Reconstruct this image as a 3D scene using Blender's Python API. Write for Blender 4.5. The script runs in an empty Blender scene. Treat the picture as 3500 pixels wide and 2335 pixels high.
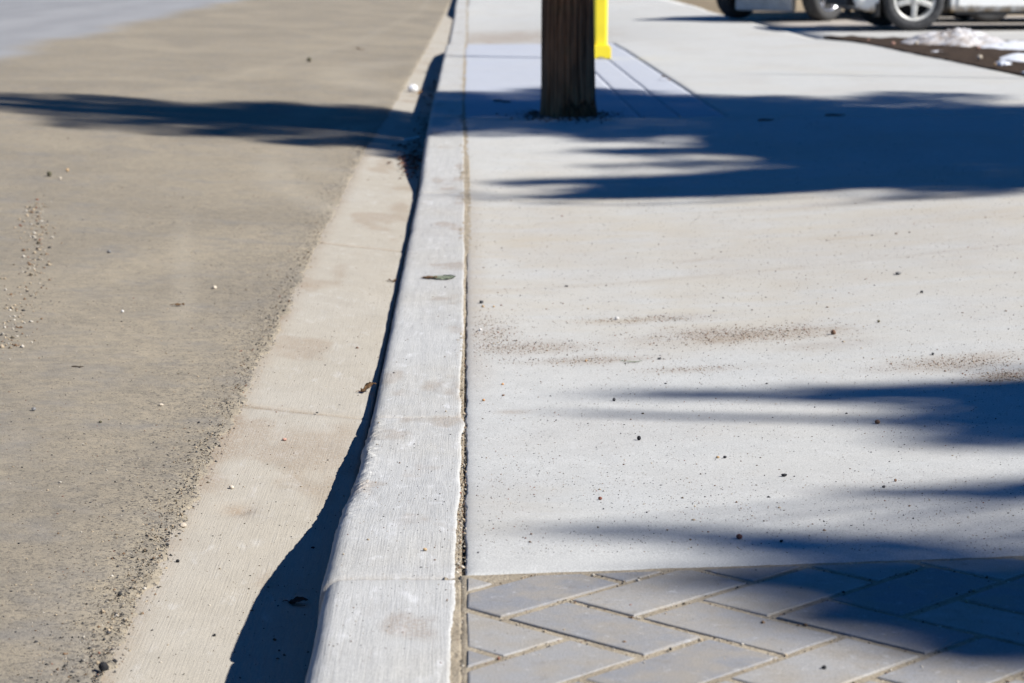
import bpy, bmesh, math, random
import numpy as np
from mathutils import Vector, Matrix

R = math.radians
rng = np.random.default_rng(11)
random.seed(5)
sc = bpy.context.scene
col = sc.collection

# ------------------------------------------------------------------ camera
cam = bpy.data.cameras.new('camera')
cam.sensor_width = 36.0
cam.lens = 83.84
cam.clip_start = 0.05
cam.clip_end = 3000
cam.dof.use_dof = True
cam.dof.focus_distance = 4.65
cam.dof.aperture_fstop = 8.5
camo = bpy.data.objects.new('camera', cam)
camo.location = (0, 0, 0.925)
camo.rotation_euler = (R(90 - 9.3587), 0, R(-1.0328))
col.objects.link(camo)
sc.camera = camo

# ------------------------------------------------------------------ sky, sun, exposure
SUN_EL, SUN_AZ = R(40), R(20)
S = Vector((math.cos(SUN_EL) * math.cos(SUN_AZ), -math.cos(SUN_EL) * math.sin(SUN_AZ), math.sin(SUN_EL)))
w = bpy.data.worlds.new('World')
sc.world = w
w.use_nodes = True
nt = w.node_tree
sky = nt.nodes.new('ShaderNodeTexSky')
sky.sky_type = 'NISHITA'
sky.sun_disc = False
sky.sun_elevation = SUN_EL
sky.sun_rotation = math.atan2(S.x, S.y)
sky.altitude = 1500
sky.air_density = 1.0
sky.dust_density = 0.0
sky.ozone_density = 6.0
tint = nt.nodes.new('ShaderNodeMix'); tint.data_type = 'RGBA'; tint.blend_type = 'MULTIPLY'
tint.inputs[0].default_value = 1.0
tint.inputs[7].default_value = (.20, .64, 1.0, 1)     # clear deep winter sky, the same all round
nt.links.new(sky.outputs[0], tint.inputs[6])
nt.links.new(tint.outputs[2], nt.nodes['Background'].inputs[0])
nt.nodes['Background'].inputs[1].default_value = 0.05
sun = bpy.data.lights.new('sun', 'SUN')
sun.energy = 5.0
sun.angle = R(0.6)
sun.color = (1.0, 0.972, 0.925)
suno = bpy.data.objects.new('sun', sun)
suno.rotation_euler = (-S).to_track_quat('-Z', 'Y').to_euler()
suno.location = S * 30
col.objects.link(suno)
sc.view_settings.view_transform = 'Standard'
sc.view_settings.look = 'None'
sc.view_settings.exposure = 0.74
sc.view_settings.gamma = 1.0
sc.view_settings.use_curve_mapping = False
sc.render.engine = 'CYCLES'


# ------------------------------------------------------------------ helpers
def _hash(ix, iy, seed):
    n = (ix.astype(np.int64) * 374761393 + iy.astype(np.int64) * 668265263 + seed * 974711) & 0xffffffff
    n = ((n ^ (n >> 13)) * 1274126177) & 0xffffffff
    n = (n ^ (n >> 16)) & 0xffffffff
    return n / 4294967295.0


def vnoise(x, y, seed=0):
    x, y = np.broadcast_arrays(np.asarray(x, float), np.asarray(y, float))
    ix, iy = np.floor(x), np.floor(y)
    fx, fy = x - ix, y - iy
    fx = fx * fx * (3 - 2 * fx)
    fy = fy * fy * (3 - 2 * fy)
    a = _hash(ix, iy, seed); b = _hash(ix + 1, iy, seed)
    c = _hash(ix, iy + 1, seed); d = _hash(ix + 1, iy + 1, seed)
    return (a + (b - a) * fx) * (1 - fy) + (c + (d - c) * fx) * fy


def fbm(x, y, o=4, seed=0):
    s, a, t = 0, .5, 0
    for i in range(o):
        s = s + a * vnoise(x * 2 ** i, y * 2 ** i, seed + i); t += a; a *= .5
    return s / t


def sstep(a, b, x):
    t = np.clip((x - a) / (b - a), 0, 1)
    return t * t * (3 - 2 * t)


def mesh_np(name, V, F, mat=None, parent=None, smooth=False, attrs=None, colors=None):
    V = np.asarray(V, np.float32); F = np.asarray(F, np.int32)
    me = bpy.data.meshes.new(name)
    k = F.shape[1]
    me.vertices.add(len(V)); me.vertices.foreach_set('co', V.ravel())
    me.loops.add(F.size); me.loops.foreach_set('vertex_index', F.ravel())
    me.polygons.add(len(F)); me.polygons.foreach_set('loop_start', np.arange(len(F), dtype=np.int32) * k)
    if smooth:
        me.polygons.foreach_set('use_smooth', np.ones(len(F), bool))
    me.update(calc_edges=True)
    for kx, v in (attrs or {}).items():
        at = me.attributes.new(kx, 'FLOAT', 'POINT'); at.data.foreach_set('value', np.asarray(v, np.float32).ravel())
    if colors is not None:
        at = me.attributes.new('col', 'FLOAT_COLOR', 'POINT'); at.data.foreach_set('color', np.asarray(colors, np.float32).ravel())
    return obj(name, me, mat, parent)


def obj(name, me, mat=None, parent=None):
    if isinstance(me, bmesh.types.BMesh):
        m = bpy.data.meshes.new(name); me.to_mesh(m); me.free(); me = m
    o = bpy.data.objects.new(name, me)
    if mat is not None and len(me.materials) == 0:
        me.materials.append(mat)
    col.objects.link(o)
    o.parent = parent
    return o


def empty(name, loc=(0, 0, 0), rz=0):
    o = bpy.data.objects.new(name, None)
    o.location = loc; o.rotation_euler = (0, 0, rz); o.empty_display_size = .1
    col.objects.link(o)
    return o


def tag(o, label=None, cat=None, group=None, kind=None):
    if label: o['label'] = label
    if cat: o['category'] = cat
    if group: o['group'] = group
    if kind: o['kind'] = kind
    return o


def smooth(o, on=True):
    o.data.polygons.foreach_set('use_smooth', np.full(len(o.data.polygons), on))
    o.data.update()
    return o


def grid(name, X, Y, Z, mat, parent=None, skirt=0.0, attrs=None):
    """X, Y, Z: 2-D arrays (rows along Y). Optional skirt hangs from the border."""
    if skirt:
        X = np.pad(X, 1, 'edge'); Y = np.pad(Y, 1, 'edge'); Z = np.pad(Z, 1, 'edge')
        Z[0] -= skirt; Z[-1] -= skirt; Z[1:-1, 0] -= skirt; Z[1:-1, -1] -= skirt
        attrs = {k: np.pad(v, 1, 'edge') for k, v in (attrs or {}).items()}
    nr, nc = X.shape
    idx = np.arange(nr * nc).reshape(nr, nc)
    F = np.stack([idx[:-1, :-1], idx[:-1, 1:], idx[1:, 1:], idx[1:, :-1]], -1).reshape(-1, 4)
    V = np.stack([X, Y, Z], -1).reshape(-1, 3)
    return mesh_np(name, V, F, mat, parent, True, attrs)


def add_box(bm, c, s, rz=0.0, bev=0.0):
    r = bmesh.ops.create_cube(bm, size=1.0)
    vs = r['verts']
    bmesh.ops.scale(bm, vec=s, verts=vs)
    if bev:
        es = list({e for v in vs for e in v.link_edges})
        q = bmesh.ops.bevel(bm, geom=es, offset=bev, segments=2, affect='EDGES', profile=.5)
        vs = list({v for f in q['faces'] for v in f.verts} | {v for v in vs if v.is_valid})
    bmesh.ops.rotate(bm, cent=(0, 0, 0), matrix=Matrix.Rotation(rz, 3, 'Z'), verts=vs)
    bmesh.ops.translate(bm, vec=c, verts=vs)
    return vs


def lathe(bm, prof, axis='Z', seg=48, centre=(0, 0, 0)):
    """prof: list of (radius, along). Returns verts."""
    rings = []
    for r, a in prof:
        ring = []
        for i in range(seg):
            t = 2 * math.pi * i / seg
            c, s = r * math.cos(t), r * math.sin(t)
            p = (c, s, a) if axis == 'Z' else (c, a, s)
            ring.append(bm.verts.new((p[0] + centre[0], p[1] + centre[1], p[2] + centre[2])))
        rings.append(ring)
    for a, b in zip(rings, rings[1:]):
        for i in range(seg):
            j = (i + 1) % seg
            bm.faces.new((a[i], a[j], b[j], b[i]))
    return rings


def tube(bm, pts, rad, seg=6):
    rings = []
    for i, p in enumerate(pts):
        p = Vector(p)
        d = (Vector(pts[min(i + 1, len(pts) - 1)]) - Vector(pts[max(i - 1, 0)])).normalized()
        u = d.orthogonal().normalized(); v = d.cross(u)
        r = rad[i] if hasattr(rad, '__len__') else rad
        rings.append([bm.verts.new(p + (u * math.cos(2 * math.pi * k / seg) + v * math.sin(2 * math.pi * k / seg)) * r) for k in range(seg)])
    for a, b in zip(rings, rings[1:]):
        for k in range(seg):
            j = (k + 1) % seg
            bm.faces.new((a[k], a[j], b[j], b[k]))
    bm.faces.new(rings[0][::-1]); bm.faces.new(rings[-1])


# ------------------------------------------------------------------ materials
class M:
    def __init__(s, name, rough=.9, spec=.25):
        s.m = bpy.data.materials.new(name); s.m.use_nodes = True
        s.t = s.m.node_tree; s.b = s.t.nodes['Principled BSDF']
        s.b.inputs['Roughness'].default_value = rough
        s.b.inputs['Specular IOR Level'].default_value = spec
        g = s.t.nodes.new('ShaderNodeNewGeometry'); s.P = g.outputs['Position']

    def L(s, a, b): s.t.links.new(a, b)

    def _in(s, sock, v):
        if hasattr(v, 'is_linked') or isinstance(v, bpy.types.NodeSocket): s.L(v, sock)
        else: sock.default_value = v

    def vec(s, scale, src=None):
        n = s.t.nodes.new('ShaderNodeVectorMath'); n.operation = 'MULTIPLY'
        s.L(src or s.P, n.inputs[0]); n.inputs[1].default_value = scale
        return n.outputs[0]

    def noise(s, scale, detail=4, rough=.55, dist=0, v=None):
        n = s.t.nodes.new('ShaderNodeTexNoise'); s.L(v or s.P, n.inputs['Vector'])
        n.inputs['Scale'].default_value = scale; n.inputs['Detail'].default_value = detail
        n.inputs['Roughness'].default_value = rough; n.inputs['Distortion'].default_value = dist
        return n.outputs['Fac']

    def voro(s, scale, v=None, out='Distance'):
        n = s.t.nodes.new('ShaderNodeTexVoronoi'); s.L(v or s.P, n.inputs['Vector'])
        n.inputs['Scale'].default_value = scale
        return n.outputs[out]

    def rng(s, v, a, b, c=0., d=1., sm=True):
        n = s.t.nodes.new('ShaderNodeMapRange'); n.interpolation_type = 'SMOOTHSTEP' if sm else 'LINEAR'
        s._in(n.inputs[0], v)
        for i, q in enumerate((a, b, c, d)): n.inputs[i + 1].default_value = q
        return n.outputs[0]

    def math(s, op, a, b=0.):
        n = s.t.nodes.new('ShaderNodeMath'); n.operation = op; s._in(n.inputs[0], a); s._in(n.inputs[1], b)
        return n.outputs[0]

    def mix(s, f, a, b, mode='MIX'):
        n = s.t.nodes.new('ShaderNodeMix'); n.data_type = 'RGBA'; n.blend_type = mode
        s._in(n.inputs[0], f)
        for i, q in ((6, a), (7, b)):
            if isinstance(q, (tuple, list)): n.inputs[i].default_value = (*q[:3], 1)
            else: s.L(q, n.inputs[i])
        return n.outputs[2]

    def attr(s, name, out='Fac'):
        n = s.t.nodes.new('ShaderNodeAttribute'); n.attribute_name = name
        return n.outputs[out]

    def rand(s):
        return s.t.nodes.new('ShaderNodeObjectInfo').outputs['Random']

    def objco(s):
        return s.t.nodes.new('ShaderNodeTexCoord').outputs['Object']

    def z(s):
        n = s.t.nodes.new('ShaderNodeSeparateXYZ'); s.L(s.P, n.inputs[0]); return n.outputs

    def bump(s, h, strength=.4, dist=.003, prev=None):
        n = s.t.nodes.new('ShaderNodeBump'); n.inputs['Strength'].default_value = strength
        n.inputs['Distance'].default_value = dist; s.L(h, n.inputs['Height'])
        if prev is not None: s.L(prev, n.inputs['Normal'])
        s.L(n.outputs[0], s.b.inputs['Normal'])
        return n.outputs[0]

    def out(s, c):
        s._in(s.b.inputs['Base Color'], (*c, 1) if isinstance(c, tuple) else c); return s.m


def concrete(name, base, warm, grainlo=.86, broom=None, speck=.5, white=0.0, blotch=.5):
    m = M(name, .92, .2)
    big = m.noise(1.3, 5, .6)
    mid = m.noise(9, 5, .6)
    c = m.mix(m.rng(big, .38, .68, 0, blotch), base, warm)
    c = m.mix(m.rng(mid, .3, .75, 0, .35), c, tuple(x * .82 for x in base))
    fine = m.noise(330, 2, .6)
    c = m.mix(1.0, c, m.mix(m.rng(fine, .3, .7), (grainlo,) * 3, (1.06, 1.06, 1.05)), 'MULTIPLY')
    # dark pits and sand grains
    pit = m.rng(m.voro(260), .10, .22, 1, 0)
    sel = m.rng(m.noise(60, 2), .5, .62)
    c = m.mix(m.math('MULTIPLY', m.math('MULTIPLY', pit, sel), speck), c, (.10, .085, .07))
    if white:
        wv = m.noise(26, 4, .7, .5, v=m.vec((1.0, .35, 1.0)))
        c = m.mix(m.rng(wv, .52, .86, 0, white), c, (.66, .66, .66))
    du = m.attr('dust')
    c = m.mix(m.math('MULTIPLY', du, m.rng(m.noise(5, 4, .65, .3, v=m.vec((.55, 1.3, 1))), .30, .66, .25, 1)), c, (.432, .398, .335))
    d = m.attr('dirt')
    dn = m.rng(m.noise(150, 3, .7), .34, .60)
    dd = m.math('MULTIPLY', d, m.math('ADD', m.math('MULTIPLY', dn, .75), .25))
    c = m.mix(dd, c, (.235, .165, .105))
    h = m.bump(fine, .35, .002)
    if broom:
        bn = m.noise(1, 3, .6, v=m.vec(broom))
        h = m.bump(bn, .45, .0024, h)
        c = m.mix(m.rng(bn, .3, .5, .24, 0), c, (.22, .20, .17))
    m.L(h, m.b.inputs['Normal'])
    return m.out(c)


MAT = {}
MAT['sidewalk'] = concrete('sidewalk_concrete', (.490, .488, .470), (.475, .455, .42), .74, None, .6, .25, .35)
MAT['panel'] = concrete('boulevard_concrete', (.40, .418, .465), (.42, .432, .46), .9, None, .2)
MAT['kerb'] = concrete('kerb_concrete', (.455, .45, .435), (.43, .405, .355), .80, (400, 8, 60), .35, .8)
MAT['gutter'] = concrete('gutter_concrete', (.378, .342, .284), (.40, .372, .325), .87, (420, 8, 30), .3, .3, .6)


def mat_road():
    m = M('dusty_asphalt', .95, .15)
    x = m.z()[0]
    big = m.noise(.9, 5, .6, .6, v=m.vec((1, .55, 1)))
    mid = m.noise(5, 5, .65)
    dust = m.mix(m.rng(big, .35, .7), (.240, .208, .160), (.305, .262, .196))
    dust = m.mix(m.rng(mid, .45, .75, 0, .6), dust, (.195, .184, .170))
    c = dust
    a = m.noise(140, 3, .7)
    b = m.noise(60, 4, .7)
    edge = m.attr('edge')
    # the aggregate shows through the dust, more so at the broken edge
    show = m.rng(m.math('ADD', m.math('MULTIPLY', a, .65), m.math('MULTIPLY', b, .35)), .40, .50, 1, 0)
    amt = m.math('ADD', m.math('MULTIPLY', edge, .8), m.rng(mid, .3, .7, .55, .16))
    c = m.mix(m.math('MULTIPLY', show, amt), c, (.055, .052, .052))
    grain = m.noise(420, 2, .6)
    c = m.mix(1.0, c, m.mix(m.rng(grain, .3, .7), (.84,) * 3, (1.1, 1.09, 1.07)), 'MULTIPLY')
    c = m.mix(1.0, c, m.mix(m.rng(m.noise(24, 4, .7), .3, .7), (.86, .87, .89), (1.10, 1.09, 1.07)), 'MULTIPLY')
    light = m.attr('track')
    c = m.mix(light, c, (.40, .355, .28))
    # swept travel lane
    wob = m.math('ADD', x, m.math('MULTIPLY', m.math('SUBTRACT', m.noise(.35, 3), .5), .9))
    lane = m.rng(wob, -4.25, -3.75, 1, 0)
    clean = m.mix(m.rng(m.noise(2.2, 4, v=m.vec((1, .12, 1))), .3, .7), (.225, .225, .23), (.265, .265, .268))
    c = m.mix(lane, c, clean)
    h = m.bump(a, .5, .004)
    h = m.bump(grain, .3, .002, h)
    return m.out(c)


MAT['road'] = mat_road()


def mat_paver():
    m = M('grey_paver', .9, .25)
    r = m.rand()
    c = m.mix(r, (.21, .213, .225), (.325, .315, .30))
    c = m.mix(m.rng(m.noise(12, 5, .65), .35, .68, 0, .7), c, (.30, .265, .215))
    f = m.noise(380, 2, .6)
    c = m.mix(1.0, c, m.mix(m.rng(f, .3, .7), (.82,) * 3, (1.1,) * 3), 'MULTIPLY')
    c = m.mix(m.rng(m.noise(45, 3, .7), .58, .75, 0, .4), c, (.5, .5, .5))
    c = m.mix(m.rng(m.noise(30, 4, .7), .28, .45, .45, 0), c, (.17, .15, .125))
    m.bump(f, .35, .002)
    return m.out(c)


MAT['paver'] = mat_paver()


def mat_sand(name, a, b, sc_=220):
    m = M(name, 1, .1)
    n = m.noise(sc_, 3, .7)
    c = m.mix(m.rng(n, .3, .7), a, b)
    c = m.mix(m.rng(m.noise(14, 3), .4, .65, 0, .5), c, tuple(x * .75 for x in a))
    m.bump(n, .8, .005)
    return m.out(c)


MAT['sand'] = mat_sand('joint_sand', (.27, .225, .165), (.42, .36, .27))
MAT['soil'] = mat_sand('brown_soil', (.030, .021, .015), (.075, .052, .036), 60)
MAT['ground'] = mat_sand('dry_ground', (.30, .235, .155), (.38, .30, .20), 12)


def mat_simple(name, c, rough=.6, spec=.4, metal=0, var=.12, scale=40, bump=0):
    m = M(name, rough, spec)
    m.b.inputs['Metallic'].default_value = metal
    n = m.noise(scale, 3)
    cc = m.mix(m.rng(n, .3, .7), tuple(x * (1 - var) for x in c), tuple(min(1, x * (1 + var)) for x in c))
    if bump: m.bump(n, bump, .004)
    return m.out(cc)


def mat_col(name):
    m = M(name, .9, .2)
    n = m.noise(500, 2)
    c = m.mix(1.0, m.attr('col', 'Color'), m.mix(n, (.75,) * 3, (1.2,) * 3), 'MULTIPLY')
    return m.out(c)


MAT['grit'] = mat_col('mixed_grit')
STONE = {'dark': (.05, .05, .052), 'black': (.018, .018, .02), 'grey': (.17, .165, .16), 'white': (.55, .53, .50),
         'tan': (.42, .29, .16), 'orange': (.46, .24, .10), 'brown': (.17, .10, .065), 'red': (.20, .075, .05), 'pale': (.50, .43, .34),
         'olive': (.10, .09, .055), 'pink': (.42, .24, .18)}
for k_, c_ in STONE.items():
    MAT['stone_' + k_] = mat_simple('stone_' + k_, c_, .85, .3, 0, .25, 180, .4)


def mat_pole():
    m = M('creosoted_wood', .85, .2)
    n = m.noise(1, 5, .65, .3, v=m.vec((70, 70, 2.2)))
    c = m.mix(m.rng(n, .3, .7), (.05, .022, .010), (.34, .165, .08))
    c = m.mix(m.rng(m.noise(6, 3), .55, .75, 0, .5), c, (.15, .105, .045))
    m.bump(n, .8, .012)
    return m.out(c)


MAT['pole'] = mat_pole()
MAT['yellow'] = mat_simple('yellow_plastic', (.90, .72, .035), .45, .4, 0, .03, 6)
MAT['bark'] = mat_simple('bark', (.075, .055, .04), .95, .1, 0, .4, 25, .6)


def mat_leaf(name, a, b):
    m = M(name, .75, .2)
    return m.out(m.mix(m.noise(3, 3), a, b))


MAT['needles'] = mat_leaf('spruce_needles', (.035, .06, .03), (.06, .085, .05))
MAT['leaf_green'] = mat_leaf('grey_green_leaf', (.27, .32, .23), (.36, .38, .28))
MAT['leaf_brown'] = mat_leaf('dead_leaf', (.16, .09, .045), (.27, .17, .09))
MAT['litter'] = mat_leaf('red_brown_litter', (.07, .028, .018), (.16, .075, .04))
MAT['paper'] = mat_simple('white_paper', (.80, .80, .80), .8, .2, 0, .05, 30)
MAT['plastic_blue'] = mat_simple('pale_plastic', (.30, .42, .48), .3, .5, 0, .08, 30)


def mat_snow():
    m = M('dirty_snow', .7, .3)
    d = m.attr('dirt')
    n = m.rng(m.noise(14, 5, .7), .38, .62)
    c = m.mix(m.math('MULTIPLY', d, m.math('ADD', m.math('MULTIPLY', n, .6), .4)), (.74, .76, .80), (.27, .22, .18))
    c = m.mix(m.rng(m.noise(45, 3), .60, .68, 0, .8), c, (.13, .10, .06))
    m.bump(m.noise(60, 4), .6, .02)
    return m.out(c)


MAT['snow'] = mat_snow()


def mat_carpaint():
    m = M('dirty_white_paint', .35, .5)
    z = m.z()[2]
    n = m.noise(5, 5, .65, .8, v=m.vec((1.6, 1.6, .6)))
    lvl = m.rng(z, .18, .46, 1.0, 0.0)
    mud = m.rng(m.math('ADD', lvl, m.math('MULTIPLY', m.math('SUBTRACT', n, .5), .9)), .60, 1.08)
    c = m.mix(mud, (.82, .82, .79), (.24, .16, .075))
    m.L(m.rng(mud, 0, 1, .35, .9), m.b.inputs['Roughness'])
    return m.out(c)


MAT['carpaint'] = mat_carpaint()
MAT['darkpaint'] = mat_simple('dark_paint', (.02, .022, .03), .35, .5, 0, .1, 5)
MAT['valance'] = mat_simple('pale_plastic_trim', (.55, .56, .57), .6, .3, 0, .1, 8)
MAT['tyre'] = mat_simple('dusty_rubber', (.055, .055, .056), .85, .25, 0, .25, 30)
MAT['alloy'] = mat_simple('painted_alloy', (.62, .61, .57), .45, .5, .15, .08, 12)
MAT['chrome'] = mat_simple('bright_alloy', (.75, .76, .80), .18, .5, .9, .04, 12)
MAT['dark'] = mat_simple('black_trim', (.012, .012, .013), .7, .3, 0, .2, 20)
MAT['glass'] = mat_simple('tinted_glass', (.02, .025, .03), .06, .6, 0, .05, 3)
MAT['lamp'] = mat_simple('lamp_lens', (.55, .57, .60), .1, .6, 0, .05, 8)
MAT['redlens'] = mat_simple('red_lens', (.35, .01, .01), .15, .6, 0, .05, 8)

# ------------------------------------------------------------------ levels of the place
KY = np.array([-9, 3.5, 3.87, 4.45, 4.93, 5.5, 6.2, 8, 10.6, 11.4, 12.2, 13.4, 22.3, 24.1, 25.6, 37, 39, 120])
KH = np.array([.15, .15, .136, .07, .055, .028, .020, .020, .028, .085, .125, .15, .15, .13, .02, .02, .14, .14])


def kerb_h(y):
    y = np.asarray(y, float)
    return sum(np.interp(y + o, KY, KH) for o in (-.12, -.06, 0, .06, .12)) / 5


def dip(y): return .15 - kerb_h(y)


def sidewalk_z(x, y):
    return -dip(y) * (1 - .8 * sstep(.1, 2.7, x))


def gutter_z(x): return -.160 + .032 * np.clip((-.235 - np.asarray(x)) / .3, 0, 1)


def walk_bump(x, y): return (fbm(np.asarray(x) * 1.6, np.asarray(y) * 1.1, 3, 80) - .5) * .006


def road_bump(x, y): return (fbm(np.asarray(x) * 3, np.asarray(y) * 3, 3, 24) - .5) * .006


def gutter_bump(x, y): return (fbm(np.asarray(x) * 9, np.asarray(y) * 9, 3, 41) - .5) * .0035 + (fbm(np.asarray(x) * 2, np.asarray(y) * 1.2, 2, 43) - .5) * .006


def kerb_bump(x, y): return (fbm(np.asarray(x) * 8, np.asarray(y) * 4, 3, 55) - .5) * .004


GY = np.array([-9, 3.4, 4.5, 6.8, 8.85, 12, 16, 27, 50, 120])
GX = np.array([-.535, -.532, -.538, -.539, -.547, -.551, -.511, -.444, -.365, -.3])


def joint_x(y): return np.interp(y, [2.8, 5, 10, 14, 18, 30], [-.016, -.013, -.014, -.034, -.042, -.03])


def joint_w(y): return np.interp(y, [2.8, 3.4, 4.2, 5.5, 9], [.019, .015, .012, .010, .009])


def road_edge(y): return np.interp(y, GY, GX)


def road_z(x, y=0):
    x = np.asarray(x, float)
    d = -.535 - x
    return np.where(d < 5, -.120 + .045 * d, -.120 + .225 - .02 * (d - 5) * np.clip((d - 5) / 4, 0, 1))


def surf(x, y):
    if x > -.012: return float(sidewalk_z(x, y) + walk_bump(x, y))
    if x > -.224: return float(-dip(y) + kerb_bump(x, y))
    if x > road_edge(y): return float(gutter_z(x) + gutter_bump(x, y))
    return float(road_z(x) + road_bump(x, y))


def rows(y0, y1, k=.0035, fine=None):
    ys = [y0]
    while ys[-1] < y1:
        y = ys[-1]
        st = max(.008, k * abs(y)) if y > 2 else .15
        if fine and fine[0] <= y <= fine[1]: st = fine[2]
        ys.append(y + st)
    ys[-1] = y1
    return np.array(ys)


# ------------------------------------------------------------------ ground sheet
gx = np.array([-900, -60, -14.2, -13.6, -9, -.8, -.3, .3, 2.4, 3.3, 3.9, 6, 12, 30, 900.])
gy = np.array([-900, -60, -12, -6, 0, 3, 8, 16, 22, 33.6, 33.9, 60, 120, 900.])
XX, YY = np.meshgrid(gx, gy)
ZZ = np.where(XX < -14, .02, np.where(XX > 3.5, -.05, -.42))
ZZ = np.where((XX > 3.5) & (YY > 33.7), .012, ZZ)
tag(grid('ground', XX, YY, ZZ, MAT['ground']), kind='structure')

# ------------------------------------------------------------------ road
ys = rows(-6, 62, .0034)
off = np.concatenate([[0], np.cumsum(np.geomspace(.006, .6, 95))])
off = off * 13.4 / off[-1]
e0 = road_edge(ys) + (fbm(ys * 5, 0 * ys, 3, 3) - .5) * .03 + (fbm(ys * 28, 0 * ys + 4, 3, 7) - .5) * .028 * sstep(14, 5, ys)
Xr = e0[:, None] - off[None, :]
Yr = np.repeat(ys[:, None], len(off), 1)
near = np.exp(-off / .07)[None, :]
rough = (vnoise(Xr * 95, Yr * 95, 21) - .5) * .0075 * near + (vnoise(Xr * 45, Yr * 45, 22) - .5) * .007 * near
rough += (fbm(Xr * 3, Yr * 3, 3, 24) - .5) * .006 + (vnoise(Xr * 70, Yr * 70, 25) - .5) * .0016
Zr = road_z(Xr) + rough - .0065 * np.exp(-off / .022)[None, :]
edge_a = np.exp(-off / .16)[None, :] * (.35 + .9 * fbm(Xr * 6, Yr * 4, 3, 31)) * (.35 + .65 * sstep(16, 6, Yr))
# pale tyre scuff curving across the dust
tc = np.interp(Yr, [6.3, 7.2, 8.2, 9.4], [-.78, -.865, -.99, -1.12])
track = np.exp(-((Xr - tc) / .035) ** 2) * sstep(6.2, 6.9, Yr) * sstep(9.6, 8.6, Yr) * .2
tc2 = np.interp(Yr, [12, 18, 26, 40], [-2.6, -1.9, -1.25, -.8])
track = np.maximum(track, np.exp(-((Xr - tc2) / .06) ** 2) * .12 * sstep(14, 20, Yr))
for (ax, ay, ar_, aw, am) in ((.6, 12.0, 2.6, .10, .28), (.9, 14.0, 3.3, .12, .22), (-3.4, 9.5, 2.2, .05, .18), (.2, 20, 2.1, .2, .25)):
    rr_ = np.hypot((Xr - ax), (Yr - ay) * .45)
    track = np.maximum(track, am * np.exp(-((rr_ - ar_ * .6) / aw) ** 2) * fbm(Xr * 3, Yr * 2, 3, 33) * 1.4)
tag(grid('road', Xr[:, ::-1], Yr, Zr[:, ::-1], MAT['road'], None, .09,
         {'edge': edge_a[:, ::-1], 'track': track[:, ::-1]}), kind='structure')

# ------------------------------------------------------------------ gutter, in cast lengths
gut = tag(empty('gutter'), kind='structure')
GJ = [-6, 2.1, 5.48, 8.6, 12.3, 15.4, 18.5, 21.6, 24.7, 27.8, 33.9, 40, 46, 62]
for a, b in zip(GJ, GJ[1:]):
    ys = rows(a + .0045, b - .0045, .004)
    xs = np.linspace(-.235, -.66, 44)[::-1]
    X, Y = np.meshgrid(xs, ys)
    # the pan's joint runs slightly askew
    sk = (-(X + .40) * .10) * np.exp(-np.minimum(Y - a, b - Y) / .25) if a > 3 else 0 * X
    Z = gutter_z(X) + (fbm(X * 9, Y * 9, 3, 41) - .5) * .0035 + (fbm(X * 2, Y * 1.2, 2, 43) - .5) * .006
    jd = np.minimum(Y - a, b - Y)
    Z -= .008 * np.exp(-jd / .008)
    dirt = .7 * np.exp(-jd / .014) + .5 * sstep(.58, .75, fbm(X * 7, Y * 2.5, 4, 44)) \
        + .45 * sstep(-.49, -.545, X) * (.3 + fbm(X * 20, Y * 12, 3, 45))
    pot = np.exp(-(((X + .445) / .03) ** 2 + ((Y - 4.47) / .05) ** 2))
    Z -= .006 * pot * (.3 + vnoise(X * 90, Y * 60, 46))
    dirt += pot * .7
    pp = np.exp(-(((X + .285) / .018) ** 2 + ((Y - 3.88) / .06) ** 2))
    Z -= .004 * pp
    grid('gutter_slab', X, Y + (sk if a > 3 else 0), Z, MAT['gutter'], gut, .08, {'dirt': np.clip(dirt, 0, 1)})

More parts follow.
